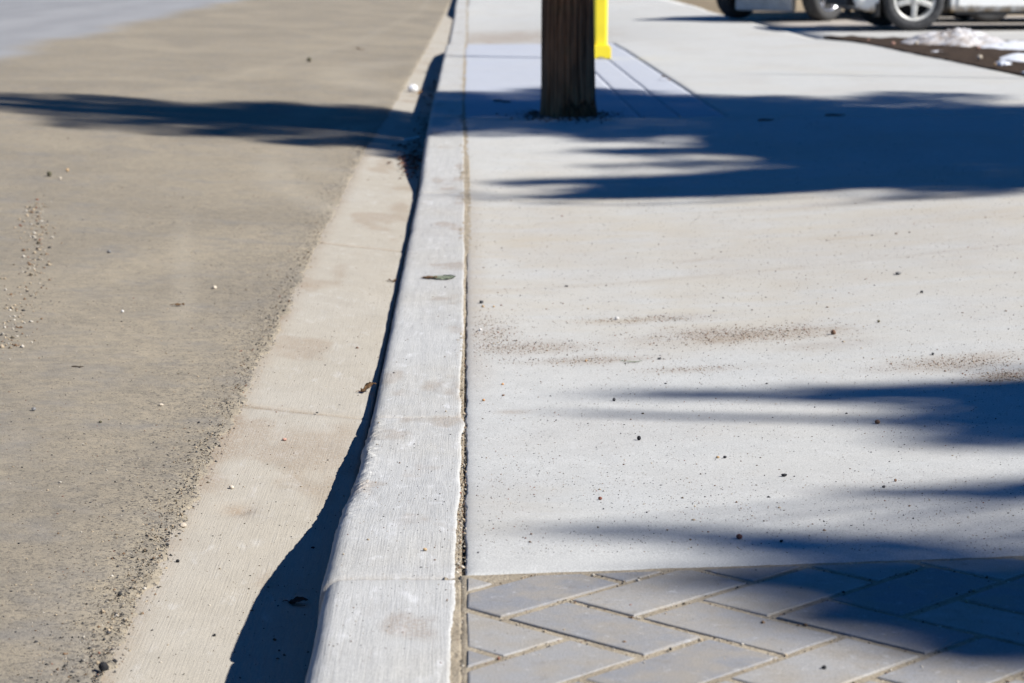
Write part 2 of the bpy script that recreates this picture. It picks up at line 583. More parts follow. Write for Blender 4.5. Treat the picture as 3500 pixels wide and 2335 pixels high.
# ------------------------------------------------------------------ kerb, in cast lengths
kerb = tag(empty('kerb'), kind='structure')
KJ = [-6, 1.0, 3.455, 5.255, 10.35, 13.4, 16.4, 19.4, 22.4, 25.6, 31, 37, 43, 49, 62]
pt = np.linspace(0, 1, 30)
topx = -.021 - pt * (.196 - .021)
prof_x = np.concatenate([[-.020, -.0185, -.0195], topx, [-.2025, -.2085, -.2140, -.2185, -.2220, -.2240, -.2255, -.229, -.2345]])
prof_d = np.concatenate([[.075, .008, .002], 0 * pt, [-.001, -.003, -.0065, -.0115, -.018, -.026, -.036, -.08, -.175]])
prof_d[0:3] *= -1
nt_ = len(pt)
for a, b in zip(KJ, KJ[1:]):
    ys = rows(a + .0025, b - .0025, .0032, (3.4, 6.0, .0045))
    h = kerb_h(ys)
    X = np.repeat(prof_x[None, :], len(ys), 0)
    Y = np.repeat(ys[:, None], len(prof_x), 1)
    D = np.repeat(prof_d[None, :], len(ys), 0)
    k0 = 3 + nt_
    # a low kerb has a shallower nose
    D[:, k0:] = np.maximum(D[:, k0:], -(h[:, None] + .03)) * np.where(np.arange(len(prof_x) - k0)[None, :] < 7, np.clip(h[:, None] / .04, .25, 1), 1)
    Z = -dip(ys)[:, None] + D
    ragged = sstep(3.75, 4.1, ys) * sstep(5.5, 4.9, ys) * 1.0 + .25
    wl = (fbm(ys * 34, 0 * ys, 3, 51) - .5) * .0035 * ragged + (fbm(ys * 3, 0 * ys, 3, 52) - .5) * .005
    wl = wl + (.007 if b < 3.6 else 0)
    wf = np.zeros(len(prof_x)); wf[k0 - 6:k0] = np.linspace(.0, .6, 6); wf[k0:] = 1
    X = X + wl[:, None] * wf[None, :]
    chip = (vnoise(Y * 170, X * 120, 53) * .6 + vnoise(Y * 60, X * 60, 60) * .4 - .5) * .016 * ragged[:, None]
    cf = np.zeros(len(prof_x)); cf[k0 - 2:k0 + 6] = [.3, .6, 1, 1, 1, 1, .8, .5]
    X = X + chip * cf[None, :]; Z = Z + chip * cf[None, :] * .7
    # right arris wanders, with the nib at the second joint
    wr = (fbm(ys * 6, 0 * ys + 3, 3, 54) - .5) * .007 + .006 * np.exp(-((ys - 5.12) / .1) ** 2) - .006 * np.exp(-((ys - 5.7) / .35) ** 2)
    wr += joint_x(ys) - joint_w(ys) / 2 + .0195
    wr += (vnoise(ys * 60, 0 * ys, 58) - .5) * .0018
    rf = np.zeros(len(prof_x)); rf[:3] = 1; rf[3:9] = np.linspace(.9, .0, 6)
    X = X + wr[:, None] * rf[None, :]
    jd = np.minimum(Y - a, b - Y)
    Z = Z - .006 * np.exp(-jd / .007) + (fbm(X * 8, Y * 4, 3, 55) - .5) * .004 + (fbm(X * 90, Y * 6, 2, 56) - .5) * .0012
    dirt = .30 * np.exp(-jd / .010) + .45 * sstep(.60, .78, fbm(X * 10, Y * 5, 4, 57)) + .25 * sstep(6, 9, Y) * sstep(12, 10, Y) * fbm(X * 9, Y * 3, 3, 59)
    grid('kerb_length', X[:, ::-1], Y[:, ::-1], Z[:, ::-1], MAT['kerb'], kerb, .05, {'dirt': np.clip(dirt[:, ::-1], 0, 1)})

# dirt and crushed stone packed in the gap between kerb and walk
ys = rows(-6, 62, .0035, (2.6, 6.5, .008))
xs = np.linspace(-.024, .022, 21)
X, Y = np.meshgrid(xs, ys)
X = X + joint_x(Y)
rt_ = joint_x(Y) + joint_w(Y) / 2
lev = .0030 - .003 * fbm(ys * 2.2, 0 * ys, 3, 61) + .004 * sstep(3.3, 3.6, ys) * sstep(6.5, 5.2, ys)
crack = sstep(rt_ - .0065, rt_ - .0015, X) * (.008 + .022 * sstep(.45, .6, fbm(Y * 3.3, 0 * Y, 2, 62))) * sstep(9, 5, Y)
Z = sidewalk_z(X, Y) - lev[:, None] - crack + (vnoise(X * 130, Y * 130, 63) - .5) * .004
tag(grid('joint_fill', X, Y, Z, MAT['sand'], None, .02, {'dirt': 0 * X}), 'sandy dirt packed in the long gap between kerb and sidewalk', 'dirt', kind='stuff')

# ------------------------------------------------------------------ sidewalk slabs
walk = tag(empty('sidewalk'), kind='structure')
DIRT = [(0.739, 6.408, 0.24, 0.13, 0.7), (0.502, 6.74, 0.185, 0.064, 0.45), (0.143, 6.297, 0.173, 0.099, 0.5), (0.063, 6.53, 0.071, 0.302, 0.4),
        (0.295, 6.071, 0.166, 0.056, 0.5), (0.56, 5.886, 0.129, 0.046, 0.4), (1.208, 5.786, 0.159, 0.098, 0.6), (1.298, 5.562, 0.102, 0.08, 0.9),
        (1.144, 8.13, 1.026, 0.993, 0.2), (0.272, 8.724, 0.313, 1.27, 0.22), (1.803, 8.73, 0.478, 0.388, 0.25), (1.343, 8.347, 0.183, 0.093, 0.35),
        (0.767, 7.956, 0.174, 0.066, 0.4), (1.418, 9.366, 0.513, 0.117, 0.3), (0.369, 28.5, 1.1, 2.2, 0.75), (0.1, 5.3, 0.038, 0.027, 0.5),
        (0.95, 6.15, .12, .07, .35), (0.86, 6.33, .12, .05, .5)]


def walk_dirt(X, Y):
    d = .10 * sstep(.5, .75, fbm(X * 2.5, Y * 1.2, 4, 71))
    for x, y, sx, sy, a in DIRT:
        q = ((X - x) / sx + (fbm(X * 11, Y * 5, 3, 72) - .5) * 1.2) ** 2 + ((Y - y - .12 * (X - x)) / sy + (fbm(X * 9, Y * 6, 3, 73) - .5) * 1.5) ** 2
        d = np.maximum(d, a * np.exp(-q * .9))
    ln = np.exp(-((Y - 7.35 - .30 * X) / .05) ** 2) * .35 * (.3 + fbm(X * 8, Y * 3, 3, 75))
    d = np.maximum(d, ln)
    d = np.maximum(d, .35 * sstep(.10, .0, X) * sstep(5.2, 6.2, Y) * sstep(12, 9, Y))
    return np.clip(d, 0, 1)


def slab(x0, x1, y0, y1, mat, ncol, k=.0036, skew=None, lift=0.0, seed=80):
    ys_ = rows(y0, y1, k)
    t = np.linspace(0, 1, ncol) ** 1.35 if x0 < .1 else np.linspace(0, 1, ncol)
    xl = (joint_x(ys_) + joint_w(ys_) / 2 if x0 < .01 else np.full(len(ys_), x0))[:, None]
    X = xl + (x1 - xl) * t[None, :]
    Y = np.repeat(ys_[:, None], ncol, 1)
    if skew:
        Y = Y + skew[0] * X * np.clip(1 - (Y - y0) / skew[1], 0, 1)
    if x0 < .01:   # left arris crumbles along the kerb gap
        jx = (fbm(ys_ * 14, 0 * ys_, 3, seed + 1) - .5) * .009 * sstep(12, 6, ys_)
        X = X + jx[:, None] * np.exp(-(X - xl) / .02)
    Z = sidewalk_z(X, Y) + lift + (fbm(X * 1.6, Y * 1.1, 3, seed) - .5) * .006 + (fbm(X * 30, Y * 30, 2, seed + 3) - .5) * .0012
    ed = np.minimum(np.minimum(X - xl, X.max() - X), np.minimum(Y - Y[0:1], Y[-1:] - Y))
    Z = Z - .004 * np.exp(-ed / .008)
    return grid('concrete_slab', X, Y, Z, mat, walk, .07, {'dirt': walk_dirt(X, Y) * (0.25 if mat is MAT['panel'] else 1), 'dust': np.clip(.8 * sstep(5.4, 7.4, Y - .25 * X) * sstep(13.2, 10, Y) * (.25 + 1.3 * fbm(X * 1.1 + Y * .2, Y * .9, 3, 77)) + .35 * sstep(.5, .75, fbm(X * 1.5, Y * 1.5, 3, 78)), 0, 1) * (0 if mat is MAT['panel'] else 1)})


slab(.002, 4.03, -6, 1.9, MAT['sidewalk'], 20)
slab(.002, 4.05, 3.468, 13.325, MAT['sidewalk'], 190, .0034, (.12, 2.5))
slab(-.012, .953, 13.333, 25.08, MAT['panel'], 60, .004)
slab(.959, 1.174, 13.333, 25.08, MAT['panel'], 16, .004)
slab(1.180, 1.436, 13.333, 25.08, MAT['panel'], 16, .004)
slab(1.444, 4.06, 13.333, 25.4, MAT['sidewalk'], 60, .004)
slab(-.012, 1.438, 25.09, 40, MAT['sidewalk'], 40, .005)
slab(1.444, 3.70, 25.41, 40, MAT['sidewalk'], 30, .005)
slab(-.012, 3.70, 40.01, 62, MAT['sidewalk'], 24, .008)

# ------------------------------------------------------------------ driveway apron
drive = tag(grid('driveway', *np.meshgrid(np.linspace(3.705, 16, 30), np.linspace(22.6, 33.6, 60)),
                 -.004 + sidewalk_z(np.full((60, 30), 3.7), np.repeat(np.linspace(22.6, 33.6, 60)[:, None], 30, 1)) * np.exp(-np.linspace(0, 12.3, 30) / 1.2)[None, :], MAT['sidewalk'], None, .06, {'dirt': np.repeat((.12 + .5 * sstep(28.2, 29.2, np.linspace(22.6, 33.6, 60)))[:, None], 30, 1)}), kind='structure')

# ------------------------------------------------------------------ pavers, herringbone at 45 degrees
pav = tag(empty('paving'), kind='structure')
U = .1325
O2 = np.array([.137, 3.323]); E1 = np.array([.70711, -.70711]); E2 = np.array([.70711, .70711])


def clip(poly, n, d):
    out = []
    for i in range(len(poly)):
        a, b = poly[i], poly[(i + 1) % len(poly)]
        da, db = a @ n - d, b @ n - d
        if da >= 0: out.append(a)
        if (da >= 0) != (db >= 0): out.append(a + (b - a) * da / (da - db))
    return out


def paver_mesh(poly, c):
    P = [np.array(p) - c for p in poly]
    n = len(P)
    cen = sum(P) / n
    bm = bmesh.new()
    def ring(ins, z):
        out = []
        for p in P:
            d = cen - p; L = np.linalg.norm(d)
            q = p + d / L * min(ins * 1.3, L * .4)
            out.append(bm.verts.new((q[0], q[1], z)))
        return out
    rs = [ring(0, -.055), ring(0, -.0028), ring(.0010, -.0009), ring(.0032, 0)]
    for a, b in zip(rs, rs[1:]):
        for i in range(n):
            bm.faces.new((a[i], a[(i + 1) % n], b[(i + 1) % n], b[i]))
    bm.faces.new(rs[-1])
    m = bpy.data.meshes.new('paver'); bm.to_mesh(m); bm.free(); m.materials.append(MAT['paver'])
    return m


full = {}
G = .0076
en = np.array([.12, -1.0]); en = en / np.linalg.norm(en)
ed = (np.array([0, 3.450]) @ en)
for i in range(-16, 17):
    for j in range(-8, 9):
        for kind in (0, 1):
            a0 = i + 2 * j; b0 = i - 2 * j
            if kind == 0: ra, rb = (a0, a0 + 2), (b0 - 1, b0)
            else: ra, rb = (a0, a0 + 1), (b0, b0 + 2)
            c = O2 + E1 * U * (ra[0] + ra[1]) / 2 + E2 * U * (rb[0] + rb[1]) / 2
            if not (-.12 < c[0] < 2.45 and 2.0 < c[1] < 3.9): continue
            la, lb = (ra[1] - ra[0]) * U / 2 - G, (rb[1] - rb[0]) * U / 2 - G
            poly = [c - E1 * la - E2 * lb, c + E1 * la - E2 * lb, c + E1 * la + E2 * lb, c - E1 * la + E2 * lb]
            n0 = [np.array(p) for p in poly]
            poly = clip(poly, np.array([1., 0]), -.004)
            if len(poly) > 2: poly = clip(poly, en, ed)
            if len(poly) < 3: continue
            area = .5 * abs(sum(p[0] * q[1] - q[0] * p[1] for p, q in zip(poly, poly[1:] + poly[:1])))
            if area < .0012: continue
            whole = len(poly) == 4 and all(np.allclose(p, q) for p, q in zip(poly, n0))
            if whole:
                if kind not in full: full[kind] = paver_mesh(poly, c)
                me = full[kind]
            else:
                pl = []
                for p in poly:
                    if not pl or np.linalg.norm(p - pl[-1]) > 1e-4: pl.append(p)
                c = sum(pl) / len(pl); me = paver_mesh(pl, c)
            o = bpy.data.objects.new('paver', me); col.objects.link(o); o.parent = pav
            o.location = (c[0], c[1], random.uniform(-.0004, .0008))
            o.rotation_euler = (R(random.uniform(-.12, .12)), R(random.uniform(-.12, .12)), R(random.uniform(-.6, .6)))
xs = np.arange(-.016, 2.62, .010); ys = np.arange(1.9, 3.78, .010)
X, Y = np.meshgrid(xs, ys)
Y = np.minimum(Y, 3.470 + .12 * X)
Z = -.0024 + (fbm(X * 40, Y * 40, 3, 91) - .5) * .0018 + (fbm(X * 4, Y * 4, 2, 92) - .5) * .0012
tag(grid('joint_sand', X, Y, Z, MAT['sand'], pav, .03, {'dirt': 0 * X}), 'sand swept into the joints between the pavers', kind='stuff')
slab(2.64, 4.05, 1.91, 3.46, MAT['sidewalk'], 12, .02)

# ------------------------------------------------------------------ soil verge
ysv = rows(4, 25.3, .008)
t = np.linspace(0, 1, 120) ** 1.6
left = np.interp(ysv, [4, 17.5, 19.5, 21.2, 23.6, 25.4], [4.06, 4.075, 4.0, 3.95, 3.90, 3.73])
X = left[:, None] + .012 + (14 - left[:, None]) * t[None, :]
Y = np.repeat(ysv[:, None], 120, 1)
farY = np.maximum(25.35 - .89 * (X - 3.73), 23.4)
Y = np.where(Y > 20, 20 + (Y - 20) * (farY - 20) / 5.3, Y)
Z = .012 + (fbm(X * 5, Y * 3, 4, 101) - .4) * .05 * sstep(0, .25, X - left[:, None]) + (fbm(X * 25, Y * 25, 2, 102) - .5) * .018
tag(grid('verge', X, Y, Z, MAT['soil'], None, .1, {'dirt': 0 * X}), kind='structure')


# ------------------------------------------------------------------ grit (too fine to count)
OCT = np.array([[1, 0, 0], [-1, 0, 0], [0, 1, 0], [0, -1, 0], [0, 0, 1], [0, 0, -1]], float)
OF = np.array([[0, 2, 4], [2, 1, 4], [1, 3, 4], [3, 0, 4], [2, 0, 5], [1, 2, 5], [3, 1, 5], [0, 3, 5]])
PAL = np.array([(.05, .05, .052), (.03, .03, .03), (.16, .10, .06), (.33, .265, .185), (.20, .09, .06), (.42, .38, .32), (.10, .08, .055)])


def grit(name, x, y, z, s, label, w_, flat=.6, cat='grit'):
    n = len(x)
    a = rng.uniform(0, 6.283, n)
    base = OCT[None] * rng.uniform(.6, 1.25, (n, 6, 1)) + rng.normal(0, .12, (n, 6, 3))
    base = base * np.stack([s, s * rng.uniform(.6, 1, n), s * flat * rng.uniform(.6, 1.1, n)], -1)[:, None, :]
    ca, sa = np.cos(a)[:, None], np.sin(a)[:, None]
    V = np.stack([base[..., 0] * ca - base[..., 1] * sa + x[:, None], base[..., 0] * sa + base[..., 1] * ca + y[:, None],
                  base[..., 2] + (z + s * flat * .35)[:, None]], -1).reshape(-1, 3)
    F = (OF[None] + (np.arange(n) * 6)[:, None, None]).reshape(-1, 3)
    ci = rng.choice(len(PAL), n, p=np.array(w_) / sum(w_))
    C = PAL[ci] * rng.uniform(.7, 1.3, (n, 1))
    C = np.concatenate([C, np.ones((n, 1))], 1)
    o = mesh_np(name, V, F, MAT['grit'], None, False, None, np.repeat(C, 6, 0))
    return tag(o, label, cat, kind='stuff')


def fall_y(n, a, b, p=2.0):   # denser towards the camera, as seen on the ground
    u = rng.random(n)
    return (a ** (1 - p) + u * (b ** (1 - p) - a ** (1 - p))) ** (1 / (1 - p))


n = 44000
x = rng.uniform(.012, 2.3, n); y = fall_y(n, 3.6, 13.2, 2.2)
keep = (x < .24 * y + .25) & (rng.random(n) < .25 + .9 * fbm(x * 5, y * 3, 3, 111) + 1.5 * walk_dirt(x, y)) & (y > 3.5 + .12 * x)
x, y = x[keep], y[keep]
s = np.clip(rng.lognormal(math.log(.00070), .5, len(x)), .00035, .0036) * (.75 + y / 12)
grit('sidewalk_grit', x, y, sidewalk_z(x, y) + walk_bump(x, y) + .0002, s, 'fine dark sand grains strewn over the pale sidewalk', [4, 2, 3, 2, 1.2, .8, 2])
n = 5500
dd = np.array(DIRT[:8]); pr_ = dd[:, 2] * dd[:, 3] * dd[:, 4]
ii = rng.choice(8, n, p=pr_ / pr_.sum())
x = dd[ii, 0] + rng.normal(0, .62, n) * dd[ii, 2]; y = dd[ii, 1] + rng.normal(0, .62, n) * dd[ii, 3]
ok = x > .01
x, y = x[ok], y[ok]
grit('swept_dirt', x, y, sidewalk_z(x, y) + walk_bump(x, y) + .0002, np.clip(rng.lognormal(math.log(.0014), .4, len(x)), .0006, .004), 'drifts of brown dirt crumbs on the middle of the sidewalk', [.6, .3, 5, 2.5, 2, .5, 3], cat='dirt')
n = 24000
x = -.56 - rng.random(n) ** 1.6 * 2.6; y = fall_y(n, 2.8, 14, 2.2)
ok = (x > -.21 * y - .3)
x, y = x[ok], y[ok]
grit('road_grit', x, y, road_z(x) + road_bump(x, y), np.clip(rng.lognormal(math.log(.0010), .45, len(x)), .0005, .004) * (.8 + y / 14), 'fine tan and dark grit over the dusty road', [2.5, 1, 1.5, 4, .4, 2.5, 1.5])
n = 9000
y = fall_y(n, 2.8, 13, 2.0); x = road_edge(y) - np.abs(rng.normal(0, .06, n)) + .016
grit('road_edge_crumbs', x, y, np.where(x < road_edge(y), road_z(x) + road_bump(x, y), gutter_z(x) + gutter_bump(x, y)) - .001, np.clip(rng.lognormal(math.log(.0012), .55, n), .0006, .005),
     'broken crumbs of asphalt along the edge of the road', [5, 4, 1.5, 3.5, .2, 1.5, 3], .8, 'crumbs')
n = 2000
y = fall_y(n, 2.9, 12, 1.8); x = rng.uniform(-.53, -.24, n)
grit('gutter_grit', x, y, gutter_z(x) + gutter_bump(x, y) + .0003, np.clip(rng.lognormal(math.log(.0008), .6, n), .0004, .005), 'scattered dark grit lying on the gutter pan', [3, 2, 2, 3, .5, 1, 2])
n = 1200
y = fall_y(n, 3.0, 12, 1.8); x = rng.uniform(-.20, -.03, n)
grit('kerb_grit', x, y, -dip(y) + kerb_bump(x, y) + .0003, np.clip(rng.lognormal(math.log(.0007), .6, n), .0004, .004), 'sparse grit grains lying on top of the kerb', [3, 1, 2, 3, .8, 1, 1])
n = 3600
y = fall_y(n, 2.7, 12, 1.8); x = joint_x(y) + np.clip(rng.normal(-.002, .005, n), -.012, .010)
grit('joint_crumbs', x, y, sidewalk_z(x, y) - .004, np.clip(rng.lognormal(math.log(.0012), .5, n), .0005, .0045), 'stone crumbs wedged in the gap along the kerb', [.6, .3, 1.5, 4, .4, 5, 1], .8, 'crumbs')
n = 5200
x = rng.uniform(0.01, .95, n); y = rng.uniform(2.7, 3.5, n)
rel = (np.stack([x, y], 1) - O2); aa = rel @ E1 / U; bb = rel @ E2 / U
nearj = np.minimum(np.abs(aa - np.round(aa)), np.abs(bb - np.round(bb))) * U
ok = ((nearj < .007) | (rng.random(n) < .05)) & (y < 3.46 + .12 * x)
x, y = x[ok], y[ok]
grit('paver_joint_crumbs', x, y, np.where(nearj[ok] < .007, -.0018, .0), np.clip(rng.lognormal(math.log(.0012), .5, len(x)), .0006, .004), 'small stone crumbs in the joints of the herringbone pavers', [2, 1, 2, 5, .5, 3, 2], .8, 'crumbs')
n = 900
a_ = rng.uniform(0, 6.283, n); r_ = .15 + np.abs(rng.normal(0, .09, n))
x = .556 + r_ * np.cos(a_); y = 13.46 + r_ * np.sin(a_) * 1.6
grit('pole_base_dirt', x, y, sidewalk_z(x, y), np.clip(rng.lognormal(math.log(.005), .5, n), .002, .014), 'dark dirt and bark crumbs around the foot of the pole', [3, 3, 4, 1, 1, .3, 3], .6, 'dirt')
# the trail of crumbs left on the road
n = 420
u_ = rng.random(n)
y = np.interp(u_, [0, .35, .6, 1], [6.0, 7.2, 8.1, 9.4]); x = np.interp(y, [6, 6.6, 7.3, 8.2, 9.4], [-1.16, -1.26, -1.35, -1.49, -1.71]) + rng.normal(0, .022, n)
y = y + rng.normal(0, .1, n)
grit('crumb_trail', x, y, road_z(x) + road_bump(x, y), np.clip(rng.lognormal(math.log(.0042), .4, n), .0018, .010), 'trail of tan gravel crumbs along the left of the road', [.7, .3, 2, 5, .3, 3, 1], .8, 'gravel')
# litter in the far gutter
n = 260
y = np.where(rng.random(n) < .6, rng.normal(12.2, .45, n), rng.uniform(12.5, 20, n)); x = -.245 - np.abs(rng.normal(0, .06, n))
y = np.where(x < -.34, np.clip(y, 11.9, 13.0), y)
bm = bmesh.new()
for k in range(n):
    a = random.uniform(0, 6.28); L = random.uniform(.010, .022)
    c = Vector((x[k], y[k], float(gutter_z(x[k])) + .004 + random.random() * .012))
    u = Vector((math.cos(a), math.sin(a), random.uniform(-.2, .5))) * L; v = Vector((-math.sin(a), math.cos(a), random.uniform(-.3, .3))) * L * .5
    q = [bm.verts.new(c - u), bm.verts.new(c + v + Vector((0, 0, .005))), bm.verts.new(c + u), bm.verts.new(c - v + Vector((0, 0, .004)))]
    bm.faces.new(q)
tag(obj('leaf_litter', bm, MAT['litter']), 'small red brown leaf scraps blown against the far kerb', 'leaf litter', kind='stuff')


# ------------------------------------------------------------------ single stones
def stone_mesh(seed, flat=.75, ang=.25):
    r = random.Random(seed)
    bm = bmesh.new()
    bmesh.ops.create_icosphere(bm, subdivisions=2, radius=1)
    dirs = [(Vector((r.gauss(0, 1), r.gauss(0, 1), r.gauss(0, 1))).normalized(), r.uniform(.62, .95)) for _ in range(9)]
    for v in bm.verts:
        for d, l in dirs:
            k = v.co.dot(d)
            if k > l: v.co -= d * (k - l) * (.6 + ang)
        v.co.z *= flat
    m = bpy.data.meshes.new('pebble'); bm.to_mesh(m); bm.free()
    m.polygons.foreach_set('use_smooth', np.full(len(m.polygons), ang < .3))
    return m


PEB = [
    (0.036, 7.098, .0156, 'dark', .7, 'dark grey pebble on the sidewalk close to the kerb gap, ahead of the green leaf'),
    (0.040, 7.020, .0103, 'tan', .8, 'tan pebble touching the dark one beside the kerb gap'),
    (0.072, 7.019, .0077, 'tan', .8, 'tiny tan pebble just right of the dark and tan pair'),
    (0.423, 6.748, .0148, 'white', .8, 'whitish pebble with a short dark shadow left of the brown dirt drift'),
    (0.030, 6.578, .0108, 'white', .8, 'small white pebble by the kerb gap, below the dark and tan pair'),
    (0.980, 6.327, .0170, 'brown', .95, 'round brown pebble right of the dirt drift, biggest on the sidewalk'),
    (1.127, 6.475, .0095, 'olive', .9, 'small olive pebble up and right of the round brown one'),
    (0.490, 6.059, .0111, 'dark', .5, 'flat dark pebble below the middle of the dirt drift'),
    (0.336, 5.450, .0090, 'dark', 1.0, 'round dark pebble level with the second kerb joint'),
    (0.354, 4.889, .0100, 'black', 1.1, 'blocky black pebble in the sunny middle of the sidewalk'),
    (0.496, 4.661, .0085, 'tan', .7, 'tan pebble, left of the close pair below the blocky black one'),
    (0.510, 4.659, .0080, 'dark', .8, 'dark pebble, right of the close pair below the blocky black one'),
    (1.341, 7.364, .0215, 'grey', .5, 'flat grey stone on the sidewalk at upper right, just before the big tree shadow'),
    (1.338, 6.965, .0102, 'dark', .9, 'dark pebble below the flat grey stone on the right'),
    (0.300, 6.056, .0089, 'tan', .7, 'tan pebble left of the flat dark one below the dirt drift'),
    (0.080, 5.707, .0073, 'orange', .8, 'orange pebble just above the second kerb joint'),
    (0.079, 5.549, .0081, 'brown', .6, 'flat brown pebble between the two orange ones near the second kerb joint'),
    (0.032, 5.474, .0080, 'orange', .8, 'orange pebble right beside the kerb gap at the second joint'),
    (0.306, 7.445, .0122, 'dark', .5, 'flat dark pebble level with the green leaf on the kerb'),
    (1.169, 5.913, .0086, 'dark', .9, 'dark pebble by the speckled dirt at the right edge'),
    (0.599, 4.436, .0135, 'black', .5, 'flat black chip on the sunny sidewalk left of the middle shadow'),
    (0.794, 4.337, .0075, 'brown', .8, 'brown pebble between the two right hand shadows'),
    (0.232, 4.149, .0080, 'red', .8, 'reddish pebble below and left of the blocky black one'),
    (0.874, 5.002, .0128, 'brown', .8, 'brown stone lying in the middle tree shadow at right'),
    (0.758, 4.255, .0070, 'dark', .8, 'dark pebble just below the brown one between the right hand shadows'),
    (0.431, 3.711, .0105, 'red', .9, 'round red brown pebble in the shadow next to the pavers'),
    (0.495, 3.686, .0070, 'black', .7, 'small black pebble right of the red brown one near the pavers'),
    (0.460, 2.983, .0080, 'black', .8, 'black pebble lying on a sunlit paver at the bottom'),
    (0.267, 3.071, .0055, 'black', .9, 'tiny black pebble stuck in a joint between two pavers'),
    (-1.841, 10.471, .0300, 'olive', .9, 'largest tan stone at the head of the crumb trail on the road'),
    (-1.802, 10.717, .0200, 'tan', .9, 'tan stone just behind the largest one at the crumb trail'),
    (-1.775, 10.36, .0150, 'pale', .9, 'pale stone right of the largest one at the crumb trail'),
    (-1.432, 21.577, .0500, 'olive', 1.0, 'far stone alone on the dusty road beyond the tree shadow'),
    (-0.785, 7.285, .0160, 'pale', .7, 'pale stone with a dark shadow near the road edge'),
    (-1.214, 8.002, .0146, 'grey', .9, 'grey stone in the middle of the road right of the crumb trail'),
    (-0.991, 6.755, .0095, 'white', .9, 'small white pebble on the road below the grey stone'),
    (-0.709, 5.395, .0118, 'pale', .6, 'pale chip on the road level with the gutter joint'),
    (-0.980, 5.280, .0116, 'grey', .8, 'grey pebble near the left edge, level with the gutter joint'),
    (-0.815, 5.179, .0085, 'olive', .7, 'olive pebble between the grey pebble and the pale chip'),
    (-0.407, 5.141, .0113, 'pink', .6, 'pinkish chip on the gutter just below its joint'),
    (-0.474, 4.640, .0119, 'pale', .7, 'pale chip on the gutter above the small pothole'),
    (-0.510, 4.051, .0080, 'black', .8, 'black pebble on the gutter near the road edge'),
    (-0.529, 4.295, .0150, 'pale', .7, 'pale lump half on the gutter at the broken road edge'),
    (-0.538, 3.385, .0170, 'black', .9, 'big black stone in the road edge at bottom left'),
    (-0.532, 3.450, .0095, 'black', .8, 'smaller black stone just above the big one at bottom left'),
    (-0.403, 3.635, .0070, 'black', .7, 'black pebble on the gutter beside the kerb shadow'),
    (-0.071, 3.628, .0085, 'tan', .6, 'tan pebble on top of the kerb just past its nearest joint'),
    (-0.307, 6.431, .0118, 'brown', .5, 'flat brown chip on the gutter halfway to the green leaf'),
    (4.03, 22.75, .045, 'pink', .7, 'pinkish stone on the soil left of the dirty snow heap'),
    (4.27, 22.85, .05, 'pale', .7, 'pale stone on the soil at the left foot of the dirty snow heap'),
    (4.22, 19.75, .05, 'pale', .8, 'pale stone in the bare soil left of the small snow patch'),
    (4.62, 21.7, .045, 'pink', .8, 'pinkish stone on the soil below the white end of the snow heap'),
    (4.12, 18.7, .03, 'tan', .8, 'small tan stone on the soil next to the sidewalk edge'),
    (3.97, 23.8, .03, 'pink', .7, 'small pink stone where the soil narrows to a point'),
]
for i, (px, py, s_, cc, fl, lab) in enumerate(PEB):
    me = stone_mesh(100 + i, fl, .35 if cc in ('black', 'dark', 'grey') else .2)
    me.materials.append(MAT['stone_' + cc])
    o = bpy.data.objects.new('pebble', me); col.objects.link(o)
    r_ = s_ * .5
    z_ = .022 if px > 3.9 else surf(px, py)
    o.location = (px, py, z_ + r_ * fl * .8)
    o.scale = (r_, r_ * random.uniform(.8, 1), r_)
    o.rotation_euler = (0, 0, random.uniform(0, 6.28))
    grp = 'stones on the soil verge' if px > 3.9 else 'pebbles on the sidewalk' if px > -.02 else 'pebbles on the road and gutter'
    tag(o, lab, 'pebble', grp)


# ------------------------------------------------------------------ leaves, twigs and litter
def leaf_mesh(L, W, curl, seed, notch=0.0):
    r = random.Random(seed)
    bm = bmesh.new()
    nL, nW = 14, 7
    g = []
    for i in range(nL):
        t_ = i / (nL - 1)
        half = W * .5 * math.sin(math.pi * min(1, t_ * .96 + .03)) ** .7 * (1 + notch * math.sin(t_ * 19 + seed))
        row = []
        for j in range(nW):
            s_ = j / (nW - 1) * 2 - 1
            row.append(bm.verts.new(((t_ - .5) * L, s_ * half, curl * L * (.5 * s_ * s_ * math.sin(t_ * 5 + seed) + .35 * math.sin(t_ * 4 + seed * .7)) + r.uniform(-.02, .02) * L)))
        g.append(row)
    for i in range(nL - 1):
        for j in range(nW - 1):
            bm.faces.new((g[i][j], g[i + 1][j], g[i + 1][j + 1], g[i][j + 1]))
    bmesh.ops.solidify(bm, geom=bm.faces[:], thickness=.0006)
    zmin = min(v.co.z for v in bm.verts)
    for v in bm.verts: v.co.z -= zmin
    return bm


def leaf(name, x, y, L, W, curl, seed, rz, mat, label, lift=0.0, notch=.05, cat='leaf', z=None):
    e = empty(name, (x, y, (surf(x, y) if z is None else z) + .0015 + lift), rz)
    smooth(obj('blade', leaf_mesh(L, W, curl, seed, notch), mat, e))
    bm = bmesh.new(); tube(bm, [(-L * .5, 0, .003), (-L * .62, .002, .004), (-L * .75, .006, .002)], [.0011, .0009, .0007], 5)
    obj('stalk', bm, mat, e)
    return tag(e, label, cat)


